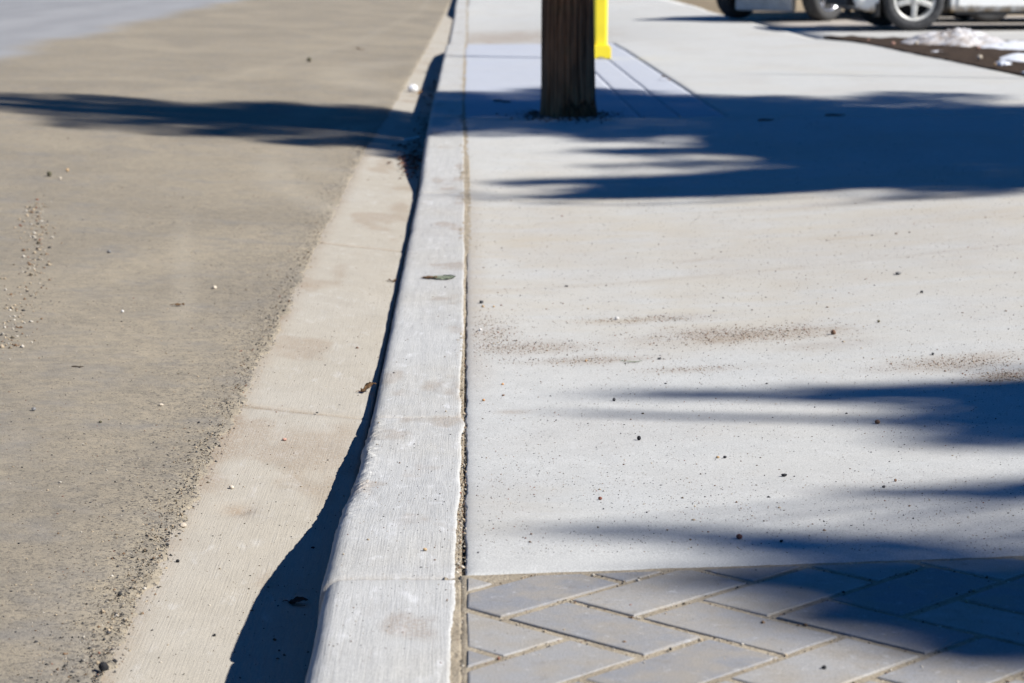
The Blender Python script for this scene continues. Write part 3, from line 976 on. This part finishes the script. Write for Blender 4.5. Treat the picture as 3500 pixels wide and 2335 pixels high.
leaf('green_leaf', -.085, 7.67, .080, .10, .05, 3, R(8), MAT['leaf_green'], 'grey green crumpled leaf lying flat on top of the kerb')
leaf('dead_leaf', -.130, 7.66, .055, .035, .25, 8, R(165), MAT['leaf_brown'], 'curled brown leaf tip against the green leaf on the kerb')
leaf('dead_leaf', -.250, 5.80, .045, .022, .45, 5, R(35), MAT['leaf_brown'], 'dark curled leaf caught on the low kerb above the gutter joint', .004, .2)
leaf('dead_leaf', -.849, 6.904, .034, .016, .4, 9, R(10), MAT['leaf_brown'], 'small dead leaf on the road near the pale stone', 0, .2)
leaf('dead_leaf', -1.111, 24.4, .10, .05, .25, 12, R(4), MAT['leaf_brown'], 'tan leaf flat on the far dusty road', 0, .1)
leaf('dead_leaf', -.252, 7.79, .030, .018, .35, 14, R(20), MAT['leaf_brown'], 'orange brown leaf scrap at the foot of the low kerb', 0, .2)
leaf('dead_leaf', -.288, 3.875, .034, .030, .10, 17, R(15), MAT['litter'], 'crumpled dark leaf in the kerb shadow on the gutter', 0, .15)
leaf('dead_leaf', 1.40, 17.0, .07, .03, .3, 19, R(5), MAT['leaf_brown'], 'brown leaf on the sunny sidewalk beyond the tree shadow', 0, .2)
leaf('dead_leaf', .42, 6.02, .045, .008, .05, 21, R(6), MAT['leaf_green'], 'thin greenish leaf strip below the dirt drift on the sidewalk', 0, .1)


def twig(x, y, L, rz, label, r_=.0016, z=None):
    bm = bmesh.new()
    tube(bm, [(-L / 2, 0, r_), (-L * .15, L * .04, r_ * 1.6), (L * .2, -L * .02, r_ * 1.1), (L / 2, L * .05, r_ * 1.8)], [r_, r_ * 1.1, r_ * .9, r_ * .6], 6)
    tube(bm, [(L * .1, 0, r_ * 1.3), (L * .24, L * .09, r_ * 2)], [r_ * .7, r_ * .4], 5)
    o = obj('twig', bm, MAT['bark']); o.location = (x, y, surf(x, y) + .0006 if z is None else z); o.rotation_euler = (0, 0, rz)
    return tag(o, label, 'twig')


twig(-.97, 5.83, .032, R(-18), 'thin dark twig on the road below the crumb trail')
twig(.20, 14.55, .20, R(-62), 'reddish twig lying left of the wooden pole', .005)
twig(1.62, 13.0, .09, R(10), 'dark twig in the big shadow right of the pole', .005)
twig(2.05, 13.35, .11, R(-12), 'rightmost dark twig in the big tree shadow', .005)

bm = bmesh.new()
bmesh.ops.create_icosphere(bm, subdivisions=4, radius=.036)
for v in bm.verts:
    q = v.co.normalized()
    k = fbm(np.array(q.x * 3 + 7), np.array(q.y * 3 + q.z * 2.3 + 5), 3, 130)
    v.co = q * .036 * (.72 + .55 * float(k)); v.co.z *= .9
o = obj('paper_ball', bm, MAT['paper']); o.location = (-.418, 17.95, float(gutter_z(-.418)) + .027)
tag(o, 'crumpled white paper ball in the sunny far gutter', 'litter')
leaf('dead_leaf', -.368, 17.88, .055, .03, .3, 23, R(40), mat_leaf('orange_leaf', (.42, .22, .07), (.5, .3, .12)), 'orange leaf scrap beside the white paper ball', 0, .2)
bm = bmesh.new()
add_box(bm, (0, 0, .004), (.10, .03, .006), 0, .002)
for v in bm.verts: v.co.z += .012 * math.sin(v.co.x * 40) + .012
o = obj('plastic_strip', bm, MAT['plastic_blue']); o.location = (-.33, 13.5, float(gutter_z(-.33)) - .003); o.rotation_euler = (0, 0, R(4))
tag(o, 'bluish plastic strip lying in the shaded gutter left of the pole', 'litter')

# ------------------------------------------------------------------ wooden pole
PC = (.556, 13.46)
segs, hs = 120, np.concatenate([np.linspace(-.02, 1.3, 90), np.linspace(1.4, 9.0, 40)])
th = np.linspace(0, 2 * math.pi, segs, endpoint=False)
T, Hh = np.meshgrid(th, hs)
rad = .1515 - .0045 * np.clip(Hh, 0, 9)
rad = rad - np.where(Hh < 1.3, .014 * (Hh / 1.3).clip(0, 1), .014) * .6 + .006 * np.exp(-Hh.clip(0) / .06)
cr = vnoise(T * 9, Hh * 1.4, 141) * .5 + vnoise(T * 22, Hh * 2.5, 142) * .5
rad = rad - .016 * sstep(.60, .74, cr) + (fbm(np.cos(T) * 5 + 9, np.sin(T) * 5 + Hh * 1.2, 3, 143) - .5) * .016 + (vnoise(T * 40, Hh * 5, 144) - .5) * .004
X = PC[0] + rad * np.cos(T) - .004 * Hh; Y = PC[1] + rad * np.sin(T)
idx = np.arange(X.size).reshape(X.shape)
F = np.stack([idx[:-1], np.roll(idx, -1, 1)[:-1], np.roll(idx, -1, 1)[1:], idx[1:]], -1).reshape(-1, 4)
pole = empty('utility_pole', (0, 0, 0))
mesh_np('shaft', np.stack([X, Y, Hh], -1).reshape(-1, 3), F, MAT['pole'], pole, True)
bm = bmesh.new(); lathe(bm, [(.0, 9.06), (.06, 9.05), (.11, 9.0), (.112, 8.97)], 'Z', 32, (PC[0] - .036, PC[1], 0)); obj('pole_top', bm, MAT['pole'], pole)
bm = bmesh.new(); add_box(bm, (0, 0, 0), (2.2, .10, .12), 0, .008)
o = obj('crossarm', bm, MAT['pole'], pole); o.location = (PC[0] - .03, PC[1] - .15, 8.5); o.rotation_euler = (0, 0, R(90))
tag(pole, 'thick dark brown wooden utility pole standing in the shaded sidewalk', 'pole')
# splintered wedge at the foot of the pole
bm = bmesh.new()
g = []
for i in range(12):
    a = R(-95) + R(75) * i / 11
    for j, (dr, zz) in enumerate(((.028, 0), (.020, .05), (.008, .075 + .02 * math.sin(i * 1.3)), (-.03, .07))):
        g.append(bm.verts.new((PC[0] + (.153 + dr + .004 * math.sin(i * 2.7 + j)) * math.cos(a), PC[1] + (.153 + dr) * math.sin(a), zz)))
for i in range(11):
    for j in range(3):
        bm.faces.new((g[i * 4 + j], g[i * 4 + 4 + j], g[i * 4 + 5 + j], g[i * 4 + 1 + j]))
bmesh.ops.solidify(bm, geom=bm.faces[:], thickness=.004)
obj('foot_splinter', bm, MAT['pole'], pole)

# ------------------------------------------------------------------ yellow post
yp = empty('marker_post', (1.122, 20.45, 0))
bm = bmesh.new()
vs = [add_box(bm, (0, 0, .62), (.112, .10, 1.04), 0, .018)]
for v in bm.verts:
    k = 1 + .10 * (v.co.z / 1.14)
    v.co.x *= k; v.co.y *= k
smooth(obj('post', bm, MAT['yellow'], yp), False)
bm = bmesh.new()
prof = [(-.088, 0), (-.030, 0), (-.022, .012), (.022, .012), (.030, 0), (.088, 0), (.088, .085), (.072, .115), (-.072, .115), (-.088, .085)]
f1 = [bm.verts.new((a, -.085, b)) for a, b in prof]; f2 = [bm.verts.new((a, .085, b)) for a, b in prof]
bm.faces.new(f1); bm.faces.new(f2[::-1])
for i in range(len(prof)):
    bm.faces.new((f1[i], f2[i], f2[(i + 1) % len(prof)], f1[(i + 1) % len(prof)]))
bmesh.ops.recalc_face_normals(bm, faces=bm.faces[:])
bmesh.ops.bevel(bm, geom=[e for e in bm.edges if abs(e.calc_face_angle(0)) > .6], offset=.006, segments=2, affect='EDGES')
obj('foot', bm, MAT['yellow'], yp)
bm = bmesh.new(); add_box(bm, (0, 0, 1.15), (.13, .118, .03), 0, .012); obj('cap', bm, MAT['yellow'], yp)
tag(yp, 'bright yellow post with a wider foot behind the wooden pole', 'post')


# ------------------------------------------------------------------ snow
def snow(name, cx, cy, rx, ry, hgt, seed, dirt, label, lumps=1.0, base=.012):
    n_ = 90
    a, r_ = np.meshgrid(np.linspace(0, 2 * math.pi, n_ + 1), np.linspace(0, 1, 40))
    rr = (.72 + .55 * fbm(np.cos(a) * 2 + seed, np.sin(a) * 2 + seed, 3, seed))
    X = cx + rx * r_ * rr * np.cos(a); Y = cy + ry * r_ * rr * np.sin(a)
    Z = base + hgt * (1 - r_ ** 2.2) * (.35 + 1.1 * fbm(X * 2.2, Y * 2.2, 3, seed + 5)) + lumps * (fbm(X * 9, Y * 9, 3, seed + 8) - .5) * .10 * (1 - r_) + lumps * (vnoise(X * 26, Y * 26, seed + 9) - .5) * .03 * (1 - r_ ** 4)
    Z = np.maximum(Z, base - .004); Z[-1] = base - .02
    o = grid(name, X, Y, Z, MAT['snow'], None, 0, {'dirt': np.clip(dirt * (.4 + fbm(X * 2, Y * 2, 3, seed + 12)), 0, 1)})
    return tag(o, label, 'snow')


snow('snow_heap', 4.72, 23.25, .52, .55, .125, 201, 1.0, 'lumpy dirty heap of old snow on the soil near the car wheel', 1.0)
snow('snow_heap', 5.35, 22.35, .62, .62, .055, 215, .30, 'cleaner white tail of snow right of the dirty heap', .5)
snow('snow_patch', 4.66, 19.9, .28, .34, .05, 231, .0, 'small white snow patch on the soil at the right edge', .15)
snow('snow_patch', 4.28, 19.15, .06, .16, .025, 241, .0, 'tiny white snow scrap left of the small patch', .15)
snow('snow_patch', 4.36, 17.75, .24, .32, .05, 251, .1, 'shaded bluish snow patch at the sidewalk edge on the right', .3)
snow('snow_patch', 4.20, 21.4, .09, .22, .012, 261, .4, 'thin greyish snow remnant in the middle of the soil', .2)


# ------------------------------------------------------------------ cars
def make_wheel(parent, x, y, face, Rr, alloy, steer=0.0, phase=-90):
    """face = -1 / +1: outer side towards local -y / +y."""
    we = bpy.data.objects.new('wheel', None); col.objects.link(we); we.parent = parent
    bm = bmesh.new()
    W = .225
    rimr = Rr * .665
    prof = [(rimr, -W * .36), (rimr + .012, -W * .46), (Rr * .86, -W * .52), (Rr - .022, -W * .47), (Rr - .006, -W * .39), (Rr, -W * .28), (Rr, W * .28), (Rr - .006, W * .39), (Rr - .022, W * .47), (Rr * .86, W * .52), (rimr + .012, W * .46), (rimr, W * .36)]
    lathe(bm, prof, 'Y', 64)
    bmesh.ops.recalc_face_normals(bm, faces=bm.faces[:])
    ty = smooth(obj('tyre', bm, MAT['tyre'], parent))
    bm = bmesh.new()
    o_ = face * W * .40
    lathe(bm, [(rimr + .004, o_ + face * .008), (rimr - .012, o_ + face * .006), (rimr - .022, o_ - face * .012), (rimr - .034, o_ - face * .10)], 'Y', 64)
    rim = smooth(obj('rim', bm, alloy, parent))
    bm = bmesh.new()
    for k in range(5):
        a = R(phase + 72 * k)
        sec = []
        for t_, wd, dp in ((.06, .036, .030), (.12, .030, .028), (.20, .029, .020), (rimr - .016, .042, .004)):
            r_ = []
            for s_, dz in ((-1, -.022), (-1, 0), (-.35, .006), (-.2, -.002), (.2, -.002), (.35, .006), (1, 0), (1, -.022)):
                lx, lz = t_, s_ * wd
                r_.append(bm.verts.new((lx * math.cos(a) - lz * math.sin(a), o_ + face * (dp + dz - .012), lx * math.sin(a) + lz * math.cos(a))))
            sec.append(r_)
        for p, q in zip(sec, sec[1:]):
            for i in range(7):
                bm.faces.new((p[i], p[i + 1], q[i + 1], q[i]))
    sp = obj('spokes', bm, alloy, parent)
    bm = bmesh.new()
    lathe(bm, [(.085, o_ - face * .02), (.082, o_ + face * .012), (.055, o_ + face * .022), (.034, o_ + face * .020), (.030, o_ + face * .028), (.0005, o_ + face * .030)], 'Y', 32)
    hub = smooth(obj('hub_cap', bm, alloy, parent))
    nuts = []
    for k in range(5):
        a = R(phase + 36 + 72 * k)
        bm = bmesh.new()
        lathe(bm, [(.012, o_ + face * .012), (.011, o_ + face * .024), (.0004, o_ + face * .026)], 'Y', 8, (.062 * math.cos(a), 0, .062 * math.sin(a)))
        nuts.append(obj('lug_nut', bm, MAT['dark'], parent))
    bm = bmesh.new(); lathe(bm, [(.15, o_ - face * .10), (.15, o_ - face * .12), (.0005, o_ - face * .12)], 'Y', 32); lathe(bm, [(rimr, o_ - face * .125), (.0005, o_ - face * .125)], 'Y', 32)
    disc = obj('brake_disc', bm, MAT['dark'], parent)
    we.location = (x, y, Rr); we.rotation_euler = (0, 0, steer)
    for q in (ty, rim, sp, hub, disc, *nuts): q.parent = we
    return we


def make_car(name, loc, rz, label, clear, alloy, phase, steer=0.0, Rr=.355, skid=False, paint='carpaint'):
    """Local frame: front axle at the origin, nose towards -x, left side towards -y."""
    e = empty(name, loc, rz)
    Wd, wb = .90, 2.72

    nose, tail, ar = -.60, 3.60, .415
    xs_ = sorted(set([nose - .04, nose - .02, nose + .05, nose + .16, -.48, .50, .8, 1.1, 1.36, 1.7, 2.0, 3.25, 3.42, 3.52, 3.58, tail]
                     + [c_ + ar * math.sin(R(q)) for c_ in (0, wb) for q in range(-85, 86, 10)]
                     + [c_ + k_ for c_ in (0, wb) for k_ in (-ar, -ar - .006, ar, ar + .006)]))
    bm = bmesh.new()
    rings = []
    for x_ in xs_:
        zb = clear + .012
        if x_ < -.48: zb = clear + .09 * (-.48 - x_) / .2
        if x_ > 3.25: zb = clear + .02 + .16 * (x_ - 3.25) / .35
        for c_ in (0, wb):
            if abs(x_ - c_) <= ar: zb = max(zb, Rr + math.sqrt(max(0, ar * ar - (x_ - c_) ** 2)))
        zt = float(np.interp(x_, [nose - .04, nose, nose + .16, .35, 3.05, 3.52, tail], [.72, .84, .95, 1.05, 1.08, 1.02, .84]))
        wd = float(np.interp(x_, [nose - .04, nose + .05, nose + .25, 3.2, tail], [.70, .82, Wd, Wd, .80]))
        zm = zb + (zt - zb) * .45
        half = [(-wd + .10, zb), (-wd + .02, zb + .004), (-wd + .006, zb + .03), (-wd, zm), (-wd + .02, zt - .07), (-wd + .07, zt - .012), (-.40, zt + .012)]
        pr_ = half + [(-y_, z_) for y_, z_ in half[::-1]]
        rings.append([bm.verts.new((x_, y_, z_)) for y_, z_ in pr_])
    n_ = len(rings[0])
    for p, q in zip(rings, rings[1:]):
        for i in range(n_):
            bm.faces.new((p[i], p[(i + 1) % n_], q[(i + 1) % n_], q[i]))
    bm.faces.new(rings[0]); bm.faces.new(rings[-1][::-1])
    bmesh.ops.recalc_face_normals(bm, faces=bm.faces[:])
    for e_ in bm.edges:
        e_.smooth = e_.calc_face_angle(0) < R(35)
    smooth(obj('body', bm, MAT[paint], e))
    # cabin
    bm = bmesh.new()
    v = [bm.verts.new((x_, y_, z_)) for x_, y_, z_ in ((.28, -.84, 1.0), (3.25, -.84, 1.02), (3.25, .84, 1.02), (.28, .84, 1.0), (1.05, -.66, 1.5), (2.80, -.66, 1.5), (2.80, .66, 1.5), (1.05, .66, 1.5))]
    for f_ in ((0, 1, 5, 4), (1, 2, 6, 5), (2, 3, 7, 6), (3, 0, 4, 7), (4, 5, 6, 7), (3, 2, 1, 0)): bm.faces.new([v[i] for i in f_])
    bmesh.ops.recalc_face_normals(bm, faces=bm.faces[:])
    bmesh.ops.bevel(bm, geom=bm.edges[:], offset=.05, segments=3, affect='EDGES')
    obj('cabin', bm, MAT[paint], e)

    def quad(nm, pts, mat, par=e, th=.012):
        b_ = bmesh.new()
        P = [Vector(p) for p in pts]
        n3 = (P[1] - P[0]).cross(P[2] - P[0]).normalized() * th * .5
        f1, f2 = [b_.verts.new(p + n3) for p in P], [b_.verts.new(p - n3) for p in P]
        b_.faces.new(f1); b_.faces.new(f2[::-1])
        for i in range(4): b_.faces.new((f1[i], f2[i], f2[(i + 1) % 4], f1[(i + 1) % 4]))
        bmesh.ops.recalc_face_normals(b_, faces=b_.faces[:])
        return obj(nm, b_, mat, par)
    for s_ in (-1, 1):
        def side(z_): return s_ * (.855 - (z_ - 1.0) * .36)
        for x0, x1, x2, x3 in ((.62, 1.70, 1.70, 1.13), (1.78, 3.0, 2.66, 1.78)):
            quad('side_window', [(x0, side(1.06), 1.06), (x1, side(1.06), 1.06), (x2, side(1.44), 1.44), (x3, side(1.44), 1.44)], MAT['glass'])
        for x0, x1 in ((.50, 1.52), (1.54, 2.26)):
            d = quad('door', [(x0, s_ * (Wd + .006), clear + .085), (x1, s_ * (Wd + .006), clear + .085), (x1, s_ * (Wd + .006), .98), (x0, s_ * (Wd + .006), .98)], MAT[paint])
            b_ = bmesh.new(); add_box(b_, ((x1 - .14), s_ * (Wd + .022), .84), (.18, .03, .03), 0, .008); obj('handle', b_, MAT[paint], d)
        b_ = bmesh.new(); add_box(b_, (.62, s_ * (Wd + .07), 1.06), (.10, .18, .13), 0, .03); obj('mirror', b_, MAT[paint], e)
        b_ = bmesh.new(); add_box(b_, (nose + .06, s_ * .62, .74), (.16, .36, .14), 0, .03); obj('headlight', b_, MAT['lamp'], e)
        b_ = bmesh.new(); add_box(b_, (3.56, s_ * .68, .86), (.10, .26, .20), 0, .02); obj('tail_light', b_, MAT['redlens'], e)
        # liner and mud flap behind the front bumper
        b_ = bmesh.new(); add_box(b_, (-.43, s_ * (Wd - .12), clear + .04), (.05, .20, .16), 0, .008); obj('mud_flap', b_, MAT['dark'], e)
        b_ = bmesh.new(); add_box(b_, (1.36, s_ * (Wd - .02), clear + .002), (wb - .92, .05, .035), 0, .01); obj('sill', b_, MAT['dark'], e)
    quad('windscreen', [(.36, -.70, 1.07), (.36, .70, 1.07), (1.0, .58, 1.46), (1.0, -.58, 1.46)], MAT['glass'])
    quad('rear_window', [(3.22, -.70, 1.08), (3.22, .70, 1.08), (2.86, .58, 1.45), (2.86, -.58, 1.45)], MAT['glass'])
    b_ = bmesh.new(); add_box(b_, (nose - .06, 0, .66), (.04, .9, .14), 0, .01); obj('grille', b_, MAT['dark'], e)
    b_ = bmesh.new(); add_box(b_, (nose + .02, 0, clear + .25), (.18, 1.62, .30), 0, .05); obj('bumper', b_, MAT[paint], e)
    b_ = bmesh.new(); add_box(b_, (3.58, 0, .48), (.14, 1.66, .22), 0, .05); obj('bumper', b_, MAT[paint], e)
    b_ = bmesh.new(); add_box(b_, (1.36, 0, clear + .25), (4.2, 1.28, .34), 0, .02); obj('underbody', b_, MAT['dark'], e)
    if skid:
        b_ = bmesh.new(); add_box(b_, (-.28, 0, .30), (.10, 1.02, .36), 0, .03); obj('skid_plate', b_, MAT['valance'], e)
    for s_ in (-1, 1):
        make_wheel(e, 0, s_ * (Wd - .13), s_, Rr, alloy, steer, phase)
        make_wheel(e, wb, s_ * (Wd - .13), s_, Rr, alloy, 0, phase + 20)
    return tag(e, label, 'car', 'cars parked beyond the sidewalk')


make_car('parked_car', (5.058, 28.32, -.004), R(3), 'mud stained white car side on, its five spoke wheel behind the snow heap', .195, MAT['alloy'], -92)
hd = R(180) + math.atan2(-.65, -.76)
make_car('parked_car', (4.15, 32.06, -.014), hd, 'car with bright alloy wheel parked behind the mud stained one, nose towards the street', .33, MAT['chrome'], -60, R(6), .385, True)
make_car('parked_car', (6.6, 31.25, -.004), 0.0, 'added dark car, unseen, filling the deep shade behind the mud stained white one', .17, MAT['alloy'], -75, 0, .34, False, 'darkpaint')  # invented third car, added to darken the ground visible beneath the white one


# ------------------------------------------------------------------ trees standing to the right of the walk (they cast the shade)
def quads(P, size, aspect, seed, droop=None):
    r = np.random.default_rng(seed)
    n_ = len(P)
    d = r.normal(0, 1, (n_, 3)); d[:, 2] *= .5
    d /= np.linalg.norm(d, axis=1, keepdims=True)
    e = r.normal(0, 1, (n_, 3)); e -= d * (e * d).sum(1, keepdims=True); e /= np.linalg.norm(e, axis=1, keepdims=True)
    s_ = size * r.uniform(.7, 1.3, (n_, 1))
    a, b = d * s_ * .5, e * s_ * .5 * aspect
    V = np.stack([P - a, P + b, P + a, P - b], 1).reshape(-1, 3)
    F = np.arange(n_ * 4).reshape(-1, 4)
    return V, F


def trunk_part(e, base, top, r0, r1, name='trunk'):
    bm = bmesh.new()
    pts = [Vector(base).lerp(Vector(top), i / 9) + Vector((.05 * math.sin(i * 1.7), .05 * math.cos(i * 2.1), 0)) * (0 if i in (0, 9) else 1) for i in range(10)]
    tube(bm, pts, [r0 + (r1 - r0) * i / 9 for i in range(10)], 12)
    return smooth(obj(name, bm, MAT['bark'], e))


def spruce(x, y, H_, prof, label, seed, n_leaf):
    """prof: (height, near reach, far reach) of the boughs."""
    e = empty('spruce_tree', (x, y, 0))
    trunk_part(e, (0, 0, -.05), (0, 0, H_ - .1), .17, .015)
    r = random.Random(seed); g = np.random.default_rng(seed)
    hh = [p[0] for p in prof]; ne = [p[1] for p in prof]; fa = [p[2] for p in prof]
    pts, bm = [], bmesh.new()
    h = 1.1
    boughs = []
    while h < H_ - .15:
        k = 7 if h < H_ - 1.5 else 5
        a0 = r.uniform(0, 6.28)
        for i in range(k):
            a = a0 + 6.283 * i / k + r.uniform(-.25, .25)
            f = (math.sin(a) + 1) / 2
            L = (np.interp(h, hh, ne) * (1 - f) + np.interp(h, hh, fa) * f) * r.uniform(.72, 1.10)
            boughs.append((h + r.uniform(-.1, .1), a, L))
        h += .30
    tot = sum(b[2] ** 1.7 for b in boughs)
    for hb, a, L in boughs:
        dx, dy = math.cos(a), math.sin(a)
        tip = hb + L * (.12 - .18 * (1 - hb / H_))
        tube(bm, [(0, 0, hb), (dx * L * .5, dy * L * .5, hb + (tip - hb) * .3 - .04 * L), (dx * L, dy * L, tip)], [.03, .018, .005], 5)
        m_ = max(12, int(n_leaf * L ** 1.7 / tot))
        t_ = g.random(m_) ** .75
        wd = .30 * L * (1.08 - t_) ** .8 * (t_ + .25) + .05
        sd = g.uniform(-1, 1, m_) * wd
        zz = hb + (tip - hb) * t_ - .04 * L * np.sin(t_ * 3.14) - np.abs(sd) * .15 + g.normal(0, .05, m_)
        pts.append(np.stack([dx * L * t_ - dy * sd, dy * L * t_ + dx * sd, zz], -1))
    obj('limbs', bm, MAT['bark'], e)
    V, F = quads(np.concatenate(pts), .11, .45, seed)
    mesh_np('crown', V, F, MAT['needles'], e)
    return tag(e, label, 'tree', 'evergreen trees right of the sidewalk')


DH = 3.57
spruce(12.0, 9.84, 10.4 + DH, [(1, 2.9, 2.6)] + [(h_ + DH, n_, f_) for h_, n_, f_ in ((4.0, 2.7, .5), (4.6, 2.6, 1.0), (5.1, 2.5, 2.3), (6.3, 2.1, 2.1), (7.1, 2.15, 2.1), (7.6, 1.95, 1.35), (8.3, 1.6, 1.5), (9.1, .95, 1.1), (9.8, .4, .5), (10.4, .06, .06))],
       'tall conical spruce standing on the verge, shading the pole', 301, 120000)


def clump_tree(name, x, y, H_, targets, h0, hs_, size, label, seed, extra=()):
    """Boughs of foliage, each a spray reaching out from the trunk."""
    e = empty(name, (x, y, 0))
    trunk_part(e, (0, 0, -.05), (0, 0, H_), .20, .03)
    g = np.random.default_rng(seed)
    pts, bm = [], bmesh.new()
    for tx, ty, rx, ry, dens in targets:
        area = math.pi * rx * ry
        depth = -math.log(1 - min(dens, .985))
        m_ = int(1.25 * depth * area / (.5 * size * size * .45 * .5)) + 4
        a = g.uniform(0, 6.283, m_); q = np.where(g.random(m_) < .7, np.sqrt(g.random(m_)), np.minimum(np.abs(g.normal(0, .75, m_)), 1.45))
        px, py = tx + rx * q * np.cos(a), ty + ry * q * np.sin(a)
        hh = h0(tx) + g.normal(0, hs_, m_)
        zt = sidewalk_z(px, py)
        k = (hh - zt) / S.z
        P = np.stack([px + S.x * k - x, py + S.y * k - y, hh], -1)
        pts.append(P)
        c = P.mean(0)
        st_ = Vector((0, 0, max(1.2, min(H_ - .2, c[2] - .5))))
        mid_ = st_.lerp(Vector(c), .5) + Vector((0, 0, .15))
        tube(bm, [st_, mid_, Vector(c)], [.05, .03, .006], 5)
    obj('limbs', bm, MAT['bark'], e)
    P = np.concatenate(pts)
    if len(extra):
        ex = np.concatenate([np.array(c_) + g.normal(0, 1, (n_, 3)) * np.array(sd_) for c_, sd_, n_ in extra])
        P = np.concatenate([P, ex])
    V, F = quads(P, size, .45, seed)
    mesh_np('crown', V, F, MAT['needles'], e)
    return tag(e, label, 'tree', 'evergreen trees right of the sidewalk')


TB = [(1.386, 10.35, 0.954, 0.50, .96), (1.169, 10.15, 0.9, 0.22, .9), (0.539, 10.70, 0.47, 0.09, 0.93), (2.126, 9.95, 0.45, 0.40, 0.85), (2.34, 11.462, 0.623, 0.75, .95), (1.75, 11.834, 0.65, 0.75, .96),
      (1.108, 11.562, 0.50, 0.16, 0.85), (0.72, 11.637, 0.25, 0.09, 0.6), (0.90, 11.109, 0.38, 0.09, 0.55), (2.133, 12.791, 0.9, .8, .9), (2.9, 11.0, .6, 1.2, .95), (3.4, 10.4, .6, 1.2, .95), (1.9, 9.45, .35, .14, .5), (2.2, 11.2, .9, .55, .95), (1.9, 12.3, .8, .5, .95), (2.7, 12.4, .7, .7, .95)]
clump_tree('pine_tree', 12.6, 5.9, 9.0, TB, lambda t_: 9.6 - .3 * t_, .35, .10, 'bushy pine on the verge between the spruce and the open pine', 311,
           ())
TC = [(1.30, 5.10, 0.24, 0.42, .97), (1.55, 4.95, .22, .5, .95), (0.981, 5.413, 0.297, 0.12, 0.85), (0.64, 5.50, 0.252, 0.085, 0.45), (0.386, 5.55, 0.204, 0.06, 0.2), (1.07, 4.80, 0.19, 0.15, 0.75), (1.0, 5.05, .18, .14, .6),
      (0.98, 4.19, 0.15, 0.12, 0.75), (1.2, 4.25, .15, .15, .8), (0.764, 4.193, 0.115, 0.08, 0.35), (0.399, 3.74, 0.14, 0.085, 0.5), (0.56, 3.66, 0.20, 0.075, 0.88), (0.20, 3.78, 0.14, 0.08, 0.28), (0.70, 3.58, 0.17, 0.05, 0.6),
      (0.68, 3.32, 0.22, 0.17, .985), (0.86, 3.20, 0.20, 0.20, .985), (0.45, 3.42, 0.12, 0.07, 0.75), (0.30, 3.43, 0.10, 0.06, 0.45), (0.60, 3.49, 0.22, 0.07, 0.85), (1.05, 3.3, .25, .3, .97), (1.3, 3.2, .3, .3, .95), (.95, 3.46, .25, .09, .9), (.58, 3.24, .16, .10, .85), (.72, 3.08, .16, .10, .9), (1.15, 2.95, .3, .14, .95)]
clump_tree('pine_tree', 12.0, 1.0, 10.4, TC, lambda t_: 9.0 + .35 * math.sin(t_ * 7), .3, .08, 'tall open pine at the near right beyond the frame edge', 321,
           ())

# thin stake on the verge, its shadow crosses the far walk
bm = bmesh.new()
tube(bm, [(0, 0, -.05), (.01, 0, 1.5), (0, .01, 3.0), (.01, 0, 3.4)], [.028, .026, .022, .006], 8)
o = obj('wooden_stake', bm, MAT['bark']); o.location = (5.75, 16.55, 0)
tag(o, 'thin wooden stake on the verge at the right, shadow crossing the walk', 'stake')
